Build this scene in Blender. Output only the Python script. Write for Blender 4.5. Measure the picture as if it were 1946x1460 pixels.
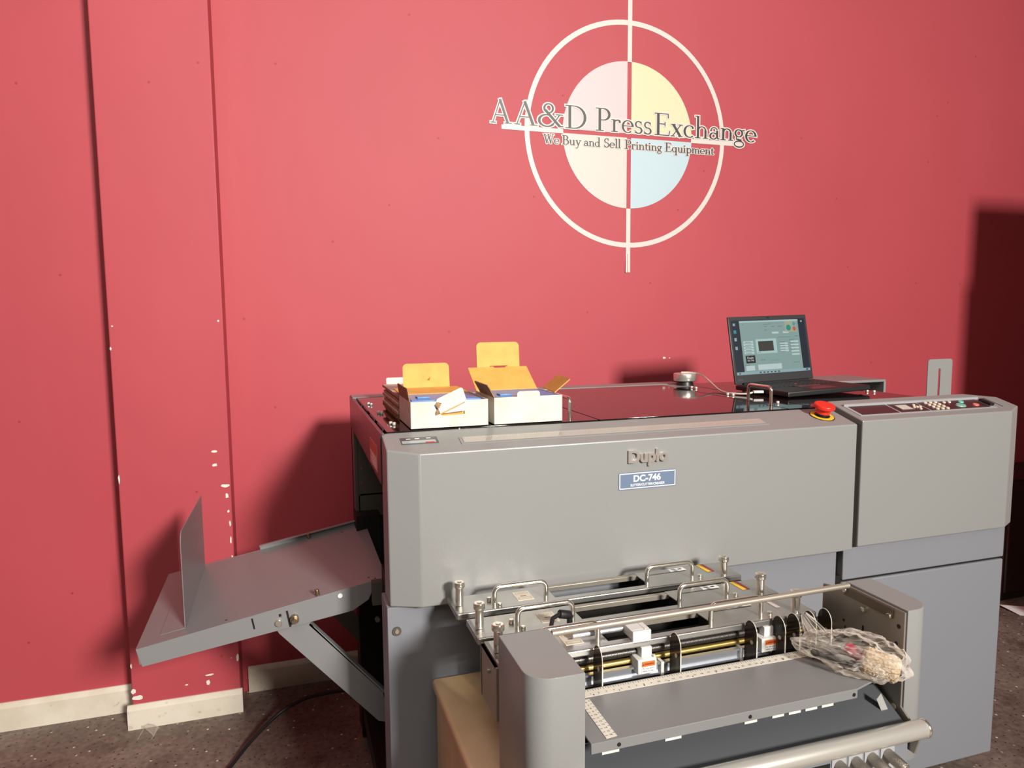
import bpy, bmesh, math, random
from mathutils import Vector, Matrix, noise
random.seed(7)
for o in list(bpy.data.objects): bpy.data.objects.remove(o)
SC = bpy.context.scene
COL = SC.collection
PI = math.pi
R = math.radians

# ------------------------------------------------------------------ camera, world, lights, exposure
def look(pitch, roll, yaw):
    f = Vector((math.sin(yaw)*math.cos(pitch), math.cos(yaw)*math.cos(pitch), -math.sin(pitch)))
    r = Vector((math.cos(yaw), -math.sin(yaw), 0)); u = r.cross(f)
    return r*math.cos(roll)+u*math.sin(roll), -r*math.sin(roll)+u*math.cos(roll), f
cr, cu, cf = look(R(5.79924), R(-.42795), R(17.73729))
cd = bpy.data.cameras.new('camera'); cam = bpy.data.objects.new('camera', cd); COL.objects.link(cam)
cam.matrix_world = Matrix(((cr.x, cu.x, -cf.x, 0), (cr.y, cu.y, -cf.y, 0), (cr.z, cu.z, -cf.z, 1.42), (0, 0, 0, 1)))
cd.sensor_width = 36; cd.sensor_fit = 'HORIZONTAL'; cd.lens = 1349.39/1946*36; cd.clip_start = .02
SC.camera = cam
W = bpy.data.worlds.new('world'); SC.world = W; W.use_nodes = True
W.node_tree.nodes['Background'].inputs[0].default_value = (1, .78, .62, 1)
W.node_tree.nodes['Background'].inputs[1].default_value = .055
def area(name, loc, target, size, power, color, sy=None, spread=180):
    l = bpy.data.lights.new(name, 'AREA'); l.energy = power; l.color = color; l.size = size; l.spread = R(spread)
    if sy: l.shape = 'RECTANGLE'; l.size_y = sy
    o = bpy.data.objects.new(name, l); COL.objects.link(o); o.location = loc
    o.rotation_euler = (Vector(target)-Vector(loc)).to_track_quat('-Z', 'Y').to_euler()
    return o
area('key_lamp', (2.5, -6.2, 4.2), (.35, 2.7, 1.6), 1.0, 235, (1, .95, .88), spread=84)
area('fill_light', (-.3, -.4, 3.4), (-.1, 1.8, 0), 2.2, 40, (1, .94, .87), 2.2)  # soft overhead fill added to lift the shadows, not a fixture of the room
SC.view_settings.view_transform = 'Standard'; SC.view_settings.look = 'None'
SC.view_settings.gamma = 1; SC.view_settings.exposure = 0; SC.view_settings.use_curve_mapping = False

# ------------------------------------------------------------------ materials
def lin(r, g, b):
    c = lambda v: v/12.92 if v <= .04045 else ((v+.055)/1.055)**2.4
    return (c(r/255), c(g/255), c(b/255))
MATS = {}
def mat(name, col, rough=.5, metal=0, spec=.5, bump=0, bscale=300, var=0, vscale=4, col2=None, emit=0, coat=0):
    if name in MATS: return MATS[name]
    m = bpy.data.materials.new(name); m.use_nodes = True; nt = m.node_tree; b = nt.nodes['Principled BSDF']
    b.inputs['Base Color'].default_value = (*col, 1); b.inputs['Roughness'].default_value = rough
    b.inputs['Metallic'].default_value = metal; b.inputs['Specular IOR Level'].default_value = spec
    b.inputs['Coat Weight'].default_value = coat
    tc = nt.nodes.new('ShaderNodeTexCoord')
    if bump:
        n = nt.nodes.new('ShaderNodeTexNoise'); n.inputs['Scale'].default_value = bscale; n.inputs['Detail'].default_value = 2
        bp = nt.nodes.new('ShaderNodeBump'); bp.inputs['Strength'].default_value = bump; bp.inputs['Distance'].default_value = .002
        nt.links.new(tc.outputs['Object'], n.inputs['Vector']); nt.links.new(n.outputs['Fac'], bp.inputs['Height'])
        nt.links.new(bp.outputs['Normal'], b.inputs['Normal'])
    if var or col2:
        n = nt.nodes.new('ShaderNodeTexNoise'); n.inputs['Scale'].default_value = vscale; n.inputs['Detail'].default_value = 6
        rp = nt.nodes.new('ShaderNodeValToRGB'); rp.color_ramp.elements[0].position = .35; rp.color_ramp.elements[1].position = .68
        c2 = col2 or tuple(c*(1-var) for c in col)
        rp.color_ramp.elements[0].color = (*col, 1); rp.color_ramp.elements[1].color = (*c2, 1)
        nt.links.new(tc.outputs['Object'], n.inputs['Vector']); nt.links.new(n.outputs['Fac'], rp.inputs['Fac'])
        nt.links.new(rp.outputs['Color'], b.inputs['Base Color'])
    if emit:
        b.inputs['Base Color'].default_value = (.004, .004, .004, 1)
        b.inputs['Emission Color'].default_value = (*col, 1); b.inputs['Emission Strength'].default_value = emit
    MATS[name] = m; return m
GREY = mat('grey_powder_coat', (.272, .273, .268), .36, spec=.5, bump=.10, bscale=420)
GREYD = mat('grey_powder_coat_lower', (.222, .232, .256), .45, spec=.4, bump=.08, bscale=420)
TRAY = mat('grey_tray_paint', (.225, .224, .226), .33, spec=.5)
DARK = mat('dark_interior', (.016, .014, .012), .6, spec=.2)
DARKB = mat('dark_bracket', (.12, .105, .085), .45, metal=.3)
RAILG = mat('glossy_dark_rail', (.05, .035, .038), .25, spec=.45)
BLACK = mat('black_plastic', (.012, .012, .013), .4)
RUBBER = mat('black_rubber', (.010, .010, .011), .5)
STEEL = mat('brushed_steel', (.54, .53, .50), .32, metal=.85, var=.2, vscale=9)
STEELD = mat('zinc_plate', (.42, .38, .32), .40, metal=.6, var=.2, vscale=6)
CHROME = mat('nickel_chrome', (.84, .78, .68), .17, metal=.9)
ALU = mat('anodised_aluminium', (.50, .52, .56), .36, metal=.7)
BRASS = mat('brass', (.52, .37, .12), .34, metal=.9)
WHITEP = mat('white_plastic', (.74, .74, .71), .4)
LAB = mat('cream_label', (.80, .70, .58), .5)
INK = mat('black_ink', (.02, .02, .02), .5)
WHITE = mat('white_print', (.85, .85, .84), .5)
RULER = mat('ruler_sticker', (.80, .76, .66), .4)
ORANGE = mat('orange_print', (.85, .17, .03), .5)
YEL = mat('yellow_print', (.95, .60, .04), .5)
RED = mat('red_print', (.55, .03, .03), .4)
REDK = mat('red_knob_plastic', (.80, .035, .018), .3)
BLUEP = mat('blue_nameplate', lin(108, 124, 150), .4)
CARTW = mat('white_carton', (.74, .71, .61), .65, col2=(.63, .60, .51), vscale=22)
KRAFT = mat('kraft_board', (.80, .42, .10), .7, col2=(.70, .36, .08), vscale=30)
KRAFTD = mat('kraft_edge', (.42, .24, .12), .8, col2=(.26, .14, .07), vscale=120)
BLUE = mat('blue_plastic', (.10, .27, .62), .35)
TAN = mat('cream_laminate', (.74, .52, .31), .42, col2=(.62, .41, .22), vscale=7)
SMOKE = None

def nodes_mat(name):
    m = bpy.data.materials.new(name); m.use_nodes = True
    nt = m.node_tree; return m, nt, nt.nodes['Principled BSDF'], nt.nodes.new('ShaderNodeTexCoord')
def ramp(nt, src, stops):
    r = nt.nodes.new('ShaderNodeValToRGB'); e = r.color_ramp.elements
    e[0].position, e[1].position = stops[0][0], stops[-1][0]
    e[0].color = (*stops[0][1], 1); e[1].color = (*stops[-1][1], 1)
    for p, c in stops[1:-1]: x = e.new(p); x.color = (*c, 1)
    nt.links.new(src, r.inputs['Fac']); return r.outputs['Color']
def tex(nt, tc, kind, scale, detail=4, out='Fac', stretch=None, flat=False, upright=False):
    n = nt.nodes.new('ShaderNodeTex'+kind); n.inputs['Scale'].default_value = scale
    if 'Detail' in n.inputs: n.inputs['Detail'].default_value = 0 if kind == 'Voronoi' else detail
    src = tc.outputs['Object']
    if flat or upright: n.voronoi_dimensions = '2D'
    if upright:
        mp = nt.nodes.new('ShaderNodeMapping'); mp.inputs['Rotation'].default_value = (-PI/2, 0, 0)
        nt.links.new(src, mp.inputs['Vector']); src = mp.outputs['Vector']
    if stretch:
        mp = nt.nodes.new('ShaderNodeMapping'); mp.inputs['Scale'].default_value = stretch
        nt.links.new(src, mp.inputs['Vector']); src = mp.outputs['Vector']
    nt.links.new(src, n.inputs['Vector']); return n.outputs[out]
def mix(nt, fac, a, b, mode='MIX'):
    n = nt.nodes.new('ShaderNodeMix'); n.data_type = 'RGBA'; n.blend_type = mode
    if isinstance(fac, (int, float)): n.inputs['Factor'].default_value = fac
    else: nt.links.new(fac, n.inputs['Factor'])
    for v, i in ((a, 6), (b, 7)):
        if isinstance(v, tuple): n.inputs[i].default_value = (*v, 1)
        else: nt.links.new(v, n.inputs[i])
    return n.outputs[2]
def bump(nt, b, h, s, d=.002):
    n = nt.nodes.new('ShaderNodeBump'); n.inputs['Strength'].default_value = s; n.inputs['Distance'].default_value = d
    nt.links.new(h, n.inputs['Height']); nt.links.new(n.outputs['Normal'], b.inputs['Normal'])
# smoked acrylic with dust specks
GLOSS, nt, b, tc = nodes_mat('smoked_acrylic')
d = ramp(nt, tex(nt, tc, 'Voronoi', 10, out='Distance', flat=True), [(0, (1, 1, 1)), (.016, (1, 1, 1)), (.026, (0, 0, 0))])
d = mix(nt, 1., d, ramp(nt, tex(nt, tc, 'Noise', 6, 2), [(.52, (0, 0, 0)), (.6, (1, 1, 1))]), 'MULTIPLY')
nt.links.new(mix(nt, d, (.012, .008, .008), (.55, .42, .38)), b.inputs['Base Color'])
b.inputs['Roughness'].default_value = .05; b.inputs['Specular IOR Level'].default_value = .85
# red painted wall
RW, nt, b, tc = nodes_mat('red_wall_paint')
c = ramp(nt, tex(nt, tc, 'Noise', 1.1, 5), [(.3, (.445, .058, .075)), (.7, (.485, .066, .083))])
sp = ramp(nt, tex(nt, tc, 'Voronoi', 2.3, out='Distance', upright=True), [(.0, (1, 1, 1)), (.007, (1, 1, 1)), (.011, (0, 0, 0))])
c = mix(nt, sp, c, (.34, .03, .035))
nt.links.new(c, b.inputs['Base Color']); b.inputs['Roughness'].default_value = .58; b.inputs['Specular IOR Level'].default_value = .42
bump(nt, b, tex(nt, tc, 'Noise', 3.0, 3, stretch=(1, 1, .45)), .22, .02)
# concrete floor
FL, nt, b, tc = nodes_mat('stained_concrete')
c = ramp(nt, tex(nt, tc, 'Noise', 2.3, 9), [(.28, (.12, .088, .072)), (.5, (.19, .150, .125)), (.72, (.27, .225, .19))])
d = ramp(nt, tex(nt, tc, 'Noise', 7, 8), [(.55, (0, 0, 0)), (.72, (.8, .8, .8))])
c = mix(nt, d, c, (.085, .058, .047))
s1 = ramp(nt, tex(nt, tc, 'Voronoi', 13, out='Distance', flat=True), [(0, (1, 1, 1)), (.035, (1, 1, 1)), (.055, (0, 0, 0))])
g = ramp(nt, tex(nt, tc, 'Noise', 5, 3), [(.42, (0, 0, 0)), (.55, (1, 1, 1))])
s1 = mix(nt, 1., s1, g, 'MULTIPLY')
c = mix(nt, s1, c, (.85, .79, .68))
s2 = ramp(nt, tex(nt, tc, 'Voronoi', 23, out='Distance', flat=True), [(0, (1, 1, 1)), (.055, (1, 1, 1)), (.085, (0, 0, 0))])
c = mix(nt, s2, c, (.035, .025, .02))
c = mix(nt, .55, c, ramp(nt, tex(nt, tc, 'Noise', 55, 8), [(.3, (.45, .43, .42)), (.7, (1.5, 1.5, 1.5))]), 'MULTIPLY')
nt.links.new(c, b.inputs['Base Color']); b.inputs['Roughness'].default_value = .5; b.inputs['Specular IOR Level'].default_value = .35
bump(nt, b, tex(nt, tc, 'Noise', 30, 6), .25, .004)
# scuffed cream baseboard
BB, nt, b, tc = nodes_mat('scuffed_cream_paint')
c = ramp(nt, tex(nt, tc, 'Noise', 9, 6), [(.35, (.76, .70, .59)), (.65, (.66, .59, .47))])
d = ramp(nt, tex(nt, tc, 'Noise', 38, 6), [(.66, (0, 0, 0)), (.74, (.6, .6, .6))])
c = mix(nt, d, c, (.33, .23, .14)); nt.links.new(c, b.inputs['Base Color']); b.inputs['Roughness'].default_value = .5
bump(nt, b, tex(nt, tc, 'Noise', 50, 5), .3, .003)
CHIP = mat('bare_plaster', (.80, .76, .68), .8)
# clear polythene, smoked strip
def clear(name, tint, gloss, amount, rough=.08):
    m = bpy.data.materials.new(name); m.use_nodes = True; nt = m.node_tree
    for n in list(nt.nodes):
        if n.type == 'BSDF_PRINCIPLED': nt.nodes.remove(n)
    out = [n for n in nt.nodes if n.type == 'OUTPUT_MATERIAL'][0]
    t = nt.nodes.new('ShaderNodeBsdfTransparent'); t.inputs[0].default_value = (*tint, 1)
    g = nt.nodes.new('ShaderNodeBsdfPrincipled'); g.inputs['Base Color'].default_value = (*gloss, 1); g.inputs['Roughness'].default_value = rough
    lw = nt.nodes.new('ShaderNodeLayerWeight'); lw.inputs['Blend'].default_value = amount
    mx = nt.nodes.new('ShaderNodeMixShader'); nt.links.new(lw.outputs['Facing'], mx.inputs[0])
    nt.links.new(t.outputs[0], mx.inputs[1]); nt.links.new(g.outputs[0], mx.inputs[2]); nt.links.new(mx.outputs[0], out.inputs[0])
    return m
POLY = clear('clear_polythene', (.97, .95, .92), (.86, .80, .74), .38, .12)
SMOKE = clear('smoked_plastic', (.30, .25, .21), (.10, .085, .075), .30, .15)
ACRYL = clear('clear_acrylic', (.93, .93, .92), (.5, .5, .5), .12, .05)

# ------------------------------------------------------------------ mesh helpers
class MB:
    def __init__(s): s.bm = bmesh.new()
    def _merge(s, b2, M=None, sm=True):
        if sm:
            for f in b2.faces: f.smooth = len(f.verts) <= 4
        if M is not None: bmesh.ops.transform(b2, matrix=M, verts=b2.verts)
        me = bpy.data.meshes.new('t'); b2.to_mesh(me); b2.free(); s.bm.from_mesh(me); bpy.data.meshes.remove(me); return s
    def box(s, x0, x1, y0, y1, z0, z1, bev=0, seg=2, M=None):
        b = bmesh.new(); bmesh.ops.create_cube(b, size=1)
        for v in b.verts: v.co = Vector((x0+(v.co.x+.5)*(x1-x0), y0+(v.co.y+.5)*(y1-y0), z0+(v.co.z+.5)*(z1-z0)))
        if bev:
            bmesh.ops.bevel(b, geom=list(b.edges), offset=bev, segments=seg, affect='EDGES', profile=.5); b.normal_update()
            for f in b.faces: f.smooth = max(abs(c) for c in f.normal) < .9995
        return s._merge(b, M, False)
    def prism(s, pts, axis, a, b_, bev=0, top=None, M=None):
        """pts 2-D outline, extruded along axis from a to b_; top(pt)->value replaces b_ per point"""
        b = bmesh.new()
        def P(p, t):
            return Vector((t, p[0], p[1])) if axis == 'x' else Vector((p[0], t, p[1])) if axis == 'y' else Vector((p[0], p[1], t))
        lo = [b.verts.new(P(p, a)) for p in pts]; hi = [b.verts.new(P(p, top(p) if top else b_)) for p in pts]
        n = len(pts); b.faces.new(lo[::-1]); b.faces.new(hi)
        for i in range(n): b.faces.new((lo[i], lo[(i+1) % n], hi[(i+1) % n], hi[i]))
        bmesh.ops.recalc_face_normals(b, faces=b.faces)
        b.normal_update()
        for e in b.edges:
            if .02 < e.calc_face_angle(9) < .35:
                for f in e.link_faces: f.smooth = True
        if bev:
            b.normal_update(); flat_n = [f.normal.copy() for f in b.faces if not f.smooth]
            bmesh.ops.bevel(b, geom=[e for e in b.edges if e.calc_face_angle(9) > .36], offset=bev, segments=2, affect='EDGES', profile=.5); b.normal_update()
            for f in b.faces: f.smooth = not any(f.normal.dot(q) > .9998 for q in flat_n)
        return s._merge(b, M, False)
    def cyl(s, p0, p1, r, r2=None, n=24, bev=0):
        p0, p1 = Vector(p0), Vector(p1); d = p1-p0
        b = bmesh.new(); bmesh.ops.create_cone(b, cap_ends=True, segments=n, radius1=r, radius2=r if r2 is None else r2, depth=d.length)
        if bev: bmesh.ops.bevel(b, geom=[e for e in b.edges if any(len(f.verts) > 4 for f in e.link_faces)], offset=bev, segments=2, affect='EDGES', profile=.5)
        return s._merge(b, Matrix.Translation((p0+p1)/2) @ d.to_track_quat('Z', 'Y').to_matrix().to_4x4())
    def tube(s, pts, r, n=12, closed=False):
        pts = [Vector(p) for p in pts]; b = bmesh.new(); rings = []
        t0 = (pts[1]-pts[0]).normalized(); nr = t0.orthogonal().normalized()
        for i, p in enumerate(pts):
            t = (pts[min(i+1, len(pts)-1)]-pts[max(i-1, 0)]).normalized()
            nr = (nr-t*nr.dot(t)).normalized(); bn = t.cross(nr)
            rr = r[i] if isinstance(r, (list, tuple)) else r
            rings.append([b.verts.new(p+nr*math.cos(2*PI*k/n)*rr+bn*math.sin(2*PI*k/n)*rr) for k in range(n)])
        for a, c in zip(rings, rings[1:]):
            for k in range(n): b.faces.new((a[k], a[(k+1) % n], c[(k+1) % n], c[k]))
        b.faces.new(rings[0][::-1]); b.faces.new(rings[-1])
        return s._merge(b)
    def quad(s, *pts):
        vs = [s.bm.verts.new(p) for p in pts]; s.bm.faces.new(vs); return s
    def ball(s, c, r, sub=2, sc=(1, 1, 1)):
        b = bmesh.new(); bmesh.ops.create_icosphere(b, subdivisions=sub, radius=r)
        for v in b.verts: v.co = Vector((v.co.x*sc[0], v.co.y*sc[1], v.co.z*sc[2]))
        return s._merge(b, Matrix.Translation(c))
    def mesh(s, name, origin=(0, 0, 0), smooth=40, weld=False):
        if weld: bmesh.ops.remove_doubles(s.bm, verts=s.bm.verts, dist=1e-5)
        bmesh.ops.translate(s.bm, verts=s.bm.verts, vec=-Vector(origin))
        me = bpy.data.meshes.new(name); s.bm.to_mesh(me); s.bm.free()
        if smooth:
            keep = [p.use_smooth for p in me.polygons]
            me.set_sharp_from_angle(angle=R(smooth)); me.polygons.foreach_set('use_smooth', keep)
        else:
            for p in me.polygons: p.use_smooth = False
        return me
def tag(o, label=None, cat=None, group=None, kind=None):
    for k, v in (('label', label), ('category', cat), ('group', group), ('kind', kind)):
        if v: o[k] = v
    return o
def obj(name, mb, m, parent=None, origin=None, **kw):
    """one mesh object; its points are given in the same space as its thing, the thing's own origin is taken off"""
    org = origin if origin is not None else (parent['_o'] if parent is not None and '_o' in parent else (0, 0, 0))
    me = mb.mesh(name, org, **kw); me.materials.append(m)
    o = bpy.data.objects.new(name, me); COL.objects.link(o)
    if parent is not None: o.parent = parent; o['_o'] = tuple(org)
    else: o.location = org
    return o
def thing(name, label, cat, loc, rot=(0, 0, 0), group=None, local=False):
    o = bpy.data.objects.new(name, None); COL.objects.link(o); o.location = loc; o.rotation_euler = rot; o.empty_display_size = .05
    o['_o'] = (0., 0., 0.) if local else tuple(float(v) for v in loc)
    return tag(o, label, cat, group)
def single(name, mb, m, loc, label, cat, group=None, **kw):
    return tag(obj(name, mb, m, None, loc, **kw), label, cat, group)
def struct(name, mb, m, parent=None, **kw): return tag(obj(name, mb, m, parent, (0, 0, 0), **kw), kind='structure')
def copy_tree(o, parent=None):
    c = o.copy(); COL.objects.link(c)
    if parent is not None: c.parent = parent
    for ch in list(o.children): copy_tree(ch, c)
    return c
def text_mb(s, size, org, u=(1, 0, 0), v=(0, 0, 1), bold=0, extrude=0, width=None, mb=None, align='LEFT', shear=0):
    cu_ = bpy.data.curves.new('t', 'FONT'); cu_.body = s; cu_.size = size; cu_.offset = bold; cu_.extrude = extrude
    cu_.align_x = align; cu_.shear = shear; cu_.resolution_u = 6
    to = bpy.data.objects.new('t', cu_); me = bpy.data.meshes.new_from_object(to)
    b = bmesh.new(); b.from_mesh(me); bpy.data.meshes.remove(me); bpy.data.objects.remove(to); bpy.data.curves.remove(cu_)
    if width and b.verts:
        xs = [q.co.x for q in b.verts]; w = max(xs)-min(xs); x0 = min(xs)
        for q in b.verts: q.co.x = (q.co.x-x0)*width/w
    u, v = Vector(u), Vector(v); n = u.cross(v)
    M = Matrix(((u.x, v.x, n.x, org[0]), (u.y, v.y, n.y, org[1]), (u.z, v.z, n.z, org[2]), (0, 0, 0, 1)))
    mb = mb or MB(); mb._merge(b, M, False); return mb
def round_rect(w, h, r, n=5):
    out = []
    for cx, cy, a in ((w-r, h-r, 0), (r, h-r, 90), (r, r, 180), (w-r, r, 270)):
        for k in range(n+1):
            t = R(a+90*k/n); out.append((cx+r*math.cos(t), cy+r*math.sin(t)))
    return out
def bow(p0, p1, h, r, k=6, up=Vector((0, 0, 1))):
    """path of a U handle between feet p0 and p1, rising h, corner radius r"""
    p0, p1 = Vector(p0), Vector(p1); d = (p1-p0).normalized(); pts = [p0]
    for i in range(k+1): a = R(90*i/k); pts.append(p0+up*(h-r)+d*r*(1-math.cos(a))+up*r*math.sin(a))
    for i in range(k+1): a = R(90*i/k); pts.append(p1+up*(h-r)-d*r*(1-math.sin(a))+up*r*math.cos(a))
    pts.append(p1); return pts

# ------------------------------------------------------------------ the setting
YW, YP = 2.742, 2.612            # wall plane, pilaster face
m = MB(); m.box(-4, 6.5, YW, YW+.15, 0, 3.6); struct('wall_back', m, RW)
m = MB(); m.prism([(-.545, YP), (-.545, YW+.02), (-.196, YW+.02), (-.196, YP)], 'z', 0, 3.6, bev=.004)
pil = struct('wall_pilaster', m, RW)
m = MB()
def chip(mb, x, z, w, h, y, seed=0):
    rnd = random.Random(seed); n = 11; vs = []
    for k in range(n):
        a = 2*PI*k/n; q = rnd.uniform(.65, 1.1); vs.append(mb.bm.verts.new((x+w*q*math.cos(a), y, z+h*q*math.sin(a))))
    f = mb.bm.faces.new(vs); bmesh.ops.recalc_face_normals(mb.bm, faces=[f])
for i, (x, z, w, h) in enumerate([(-.245, .949, .010, .005), (-.245, .901, .009, .006), (-.215, .826, .014, .007), (-.211, .790, .006, .010),
        (-.208, .735, .004, .006), (-.205, .69, .003, .010), (-.297, .150, .015, .004), (-.302, .122, .008, .012), (-.372, .126, .006, .003),
        (-.211, 1.397, .004, .004), (-.533, 1.383, .003, .003), (-.20, .27, .006, .012), (-.202, .20, .005, .016), (-.54, .13, .010, .010),
        (-.205, .63, .003, .014), (-.203, .57, .003, .006), (-.222, .2, .002, .002), (-.528, .105, .018, .010), (-.207, .52, .003, .009)]):
    chip(m, x, z, w, h, YP-.0008, i)
for i, (z, h) in enumerate([(.874, .018), (.223, .010), (1.31, .006)]):
    chip(m, -.5415, z, .003, h, YP-.0008, 50+i)
struct('chipped_plaster_trim', m, CHIP, pil)
m = MB(); chip(m, 1.574, 1.216, .009, .005, YW-.0008, 3); chip(m, 1.60, 1.215, .003, .003, YW-.0008, 4)
struct('wall_paint_trim', m, CHIP, None)
m = MB(); m.box(-4, 6.5, -4, YW+.15, -.1, 0); struct('floor', m, FL)
def baseboard(name, x0, x1, y, h, t=.016, ends=False):
    m = MB(); m.prism([(y, 0), (y-t, 0), (y-t, h-.016), (y-t*.55, h-.004), (y-t*.3, h), (y, h)], 'x', x0, x1)
    struct(name, m, BB)
m = MB(); m.box(3.235, 4.6, 1.83, 1.95, 0, 2.145, .003); struct('shadow_partition', m, RW)  # unseen partition, added to cast the big shadow on the back wall
m = MB(); m.box(3.212, 3.236, 1.84, 1.94, 0, 1.78, .003); struct('shadow_partition_step', m, RW)  # added lower step, gives that cast shadow its stepped edge
baseboard('baseboard_left', -4, -.546, YW, .098)
baseboard('baseboard_center', -.560, -.190, YP, .084)
baseboard('baseboard_right', -.176, 6.5, YW, .097)

# ------------------------------------------------------------------ wall emblem with lettering
def glyph(ch):
    """strokes in cap-height units: ('L',x0,y0,x1,y1,w) or ('A',cx,cy,rx,ry,a0,a1,thick,thin); width"""
    L = lambda *a: ('L',)+a
    A = lambda *a: ('A',)+a
    S = lambda x0, x1, y=.0175: ('L', x0, y, x1, y, .038)
    t, k = .115, .10
    G = {
     'A': ([L(.06, 0, .42, 1.0, .045), L(.40, 1.0, .76, 0, t), L(.2, .34, .6, .34, .04), S(-.04, .2), S(.6, .94)], .9),
     'D': ([L(.18, 0, .18, 1, t), A(.36, .5, .45, .48, -90, 90, t, .04), L(.1, .98, .38, .98, .04), L(.1, .02, .38, .02, .04), S(0, .3), S(0, .2, .98)], .84),
     'P': ([L(.18, 0, .18, 1, t), L(.1, .98, .36, .98, .04), A(.34, .73, .26, .25, -90, 90, t, .04), L(.18, .48, .34, .48, .04), S(0, .36), S(0, .2, .98)], .66),
     'B': ([L(.18, 0, .18, 1, t), L(.1, .98, .34, .98, .04), A(.34, .755, .2, .225, -90, 90, t, .04), L(.18, .53, .34, .53, .04), A(.36, .275, .26, .26, -90, 90, t, .04), L(.1, .02, .36, .02, .04), S(0, .2), S(0, .2, .98)], .68),
     'E': ([L(.18, 0, .18, 1, t), L(.02, .98, .62, .98, .04), L(.18, .52, .48, .52, .04), L(.02, .02, .66, .02, .04), L(.61, 1.0, .62, .79, .04), L(.65, 0, .69, .23, .04), L(.48, .42, .48, .62, .035)], .72),
     'W': ([L(.1, 1, .36, 0, t), L(.34, 0, .56, .95, .045), L(.5, 1, .76, 0, t), L(.74, 0, .98, 1, .045), S(-.02, .24, .98), S(.4, .62, .98), S(.86, 1.08, .98)], 1.06),
     'S': ([A(.28, .745, .19, .225, 35, 270, .085, .05), A(.28, .265, .21, .245, -145, 90, .095, .05), L(.44, .98, .45, .74, .035), L(.08, .02, .06, .27, .035)], .55),
     '&': ([A(.40, .79, .16, .19, 0, 360, .075, .05), A(.33, .26, .28, .25, 70, 330, .10, .05), L(.27, .72, .82, .03, .105), L(.55, .1, .80, .52, .045), S(.66, .94, .54), L(.78, .03, .95, .05, .05)], .98),
     'r': ([L(.13, 0, .13, .54, k), S(0, .29), S(.0, .12, .53), A(.29, .36, .16, .165, 55, 165, .05, .05), L(.36, .52, .39, .41, .09)], .44),
     'e': ([A(.27, .275, .225, .265, 0, 312, k, .035), L(.06, .30, .49, .30, .035)], .53),
     's': ([A(.2, .41, .13, .13, 30, 270, .07, .045), A(.2, .145, .145, .135, -150, 90, .08, .045), L(.32, .54, .33, .40, .03), L(.05, .01, .04, .16, .03)], .39),
     'x': ([L(.09, .55, .42, 0, .105), L(.43, .54, .06, .01, .04), S(-.0, .2, .535), S(.33, .52, .535), S(-.02, .17), S(.32, .52)], .53),
     'c': ([A(.27, .275, .225, .265, 48, 312, k, .035), L(.40, .49, .42, .40, .08)], .49),
     'h': ([L(.13, 0, .13, 1.02, k), S(0, .26), S(0, .13, 1.0), A(.31, .37, .165, .165, 0, 170, .07, .045), L(.475, 0, .475, .38, k), S(.36, .6)], .61),
     'n': ([L(.13, 0, .13, .55, k), S(0, .26), S(0, .13, .535), A(.31, .37, .165, .165, 0, 170, .07, .045), L(.475, 0, .475, .38, k), S(.36, .6)], .61),
     'm': ([L(.13, 0, .13, .55, k), S(0, .26), S(0, .13, .535), A(.29, .37, .15, .165, 0, 170, .07, .045), L(.44, 0, .44, .38, k), S(.34, .54), A(.6, .37, .155, .165, 0, 170, .07, .045), L(.755, 0, .755, .38, k), S(.65, .88)], .89),
     'a': ([A(.23, .41, .145, .135, 15, 165, .05, .045), L(.375, .42, .375, .06, k), A(.2, .155, .145, .145, 40, 330, .085, .04), L(.375, .04, .49, .04, .05), L(.09, .44, .1, .38, .09)], .5),
     'g': ([A(.22, .375, .165, .165, 0, 360, .085, .04), L(.13, .23, .10, .12, .045), L(.10, .10, .36, .055, .07), A(.24, -.13, .22, .14, 0, 360, .05, .065), L(.33, .49, .5, .53, .055)], .5),
     'u': ([L(.12, .54, .12, .19, k), S(.0, .14, .535), A(.27, .19, .155, .175, 180, 345, .07, .05), L(.44, .0, .44, .55, k), S(.32, .44, .535), S(.44, .56)], .58),
     'y': ([L(.09, .55, .28, .02, .1), L(.46, .54, .2, -.25, .045), A(.12, -.22, .09, .09, 200, 350, .05, .05), S(0, .2, .535), S(.36, .55, .535)], .55),
     'd': ([A(.24, .27, .19, .26, 0, 360, .095, .035), L(.44, 0, .44, 1.02, k), S(.32, .44, 1.0), S(.44, .56)], .58),
     'l': ([L(.13, 0, .13, 1.02, k), S(0, .26), S(0, .13, 1.0)], .28),
     'i': ([L(.13, 0, .13, .55, k), S(0, .26), S(0, .13, .535), A(.13, .76, .035, .035, 0, 360, .07, .07)], .28),
     't': ([L(.14, .06, .14, .72, k), L(.0, .535, .31, .535, .038), A(.23, .1, .09, .09, 180, 320, .06, .045)], .34),
     'q': ([A(.24, .27, .19, .26, 0, 360, .095, .035), L(.44, -.33, .44, .55, k), S(.3, .58, -.315)], .58),
     'p': ([L(.14, -.33, .14, .55, k), S(0, .14, .535), S(0, .3, -.315), A(.33, .27, .2, .26, 0, 360, .095, .035)], .58),
    }
    return G[ch]
LAYER = [0]
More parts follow.
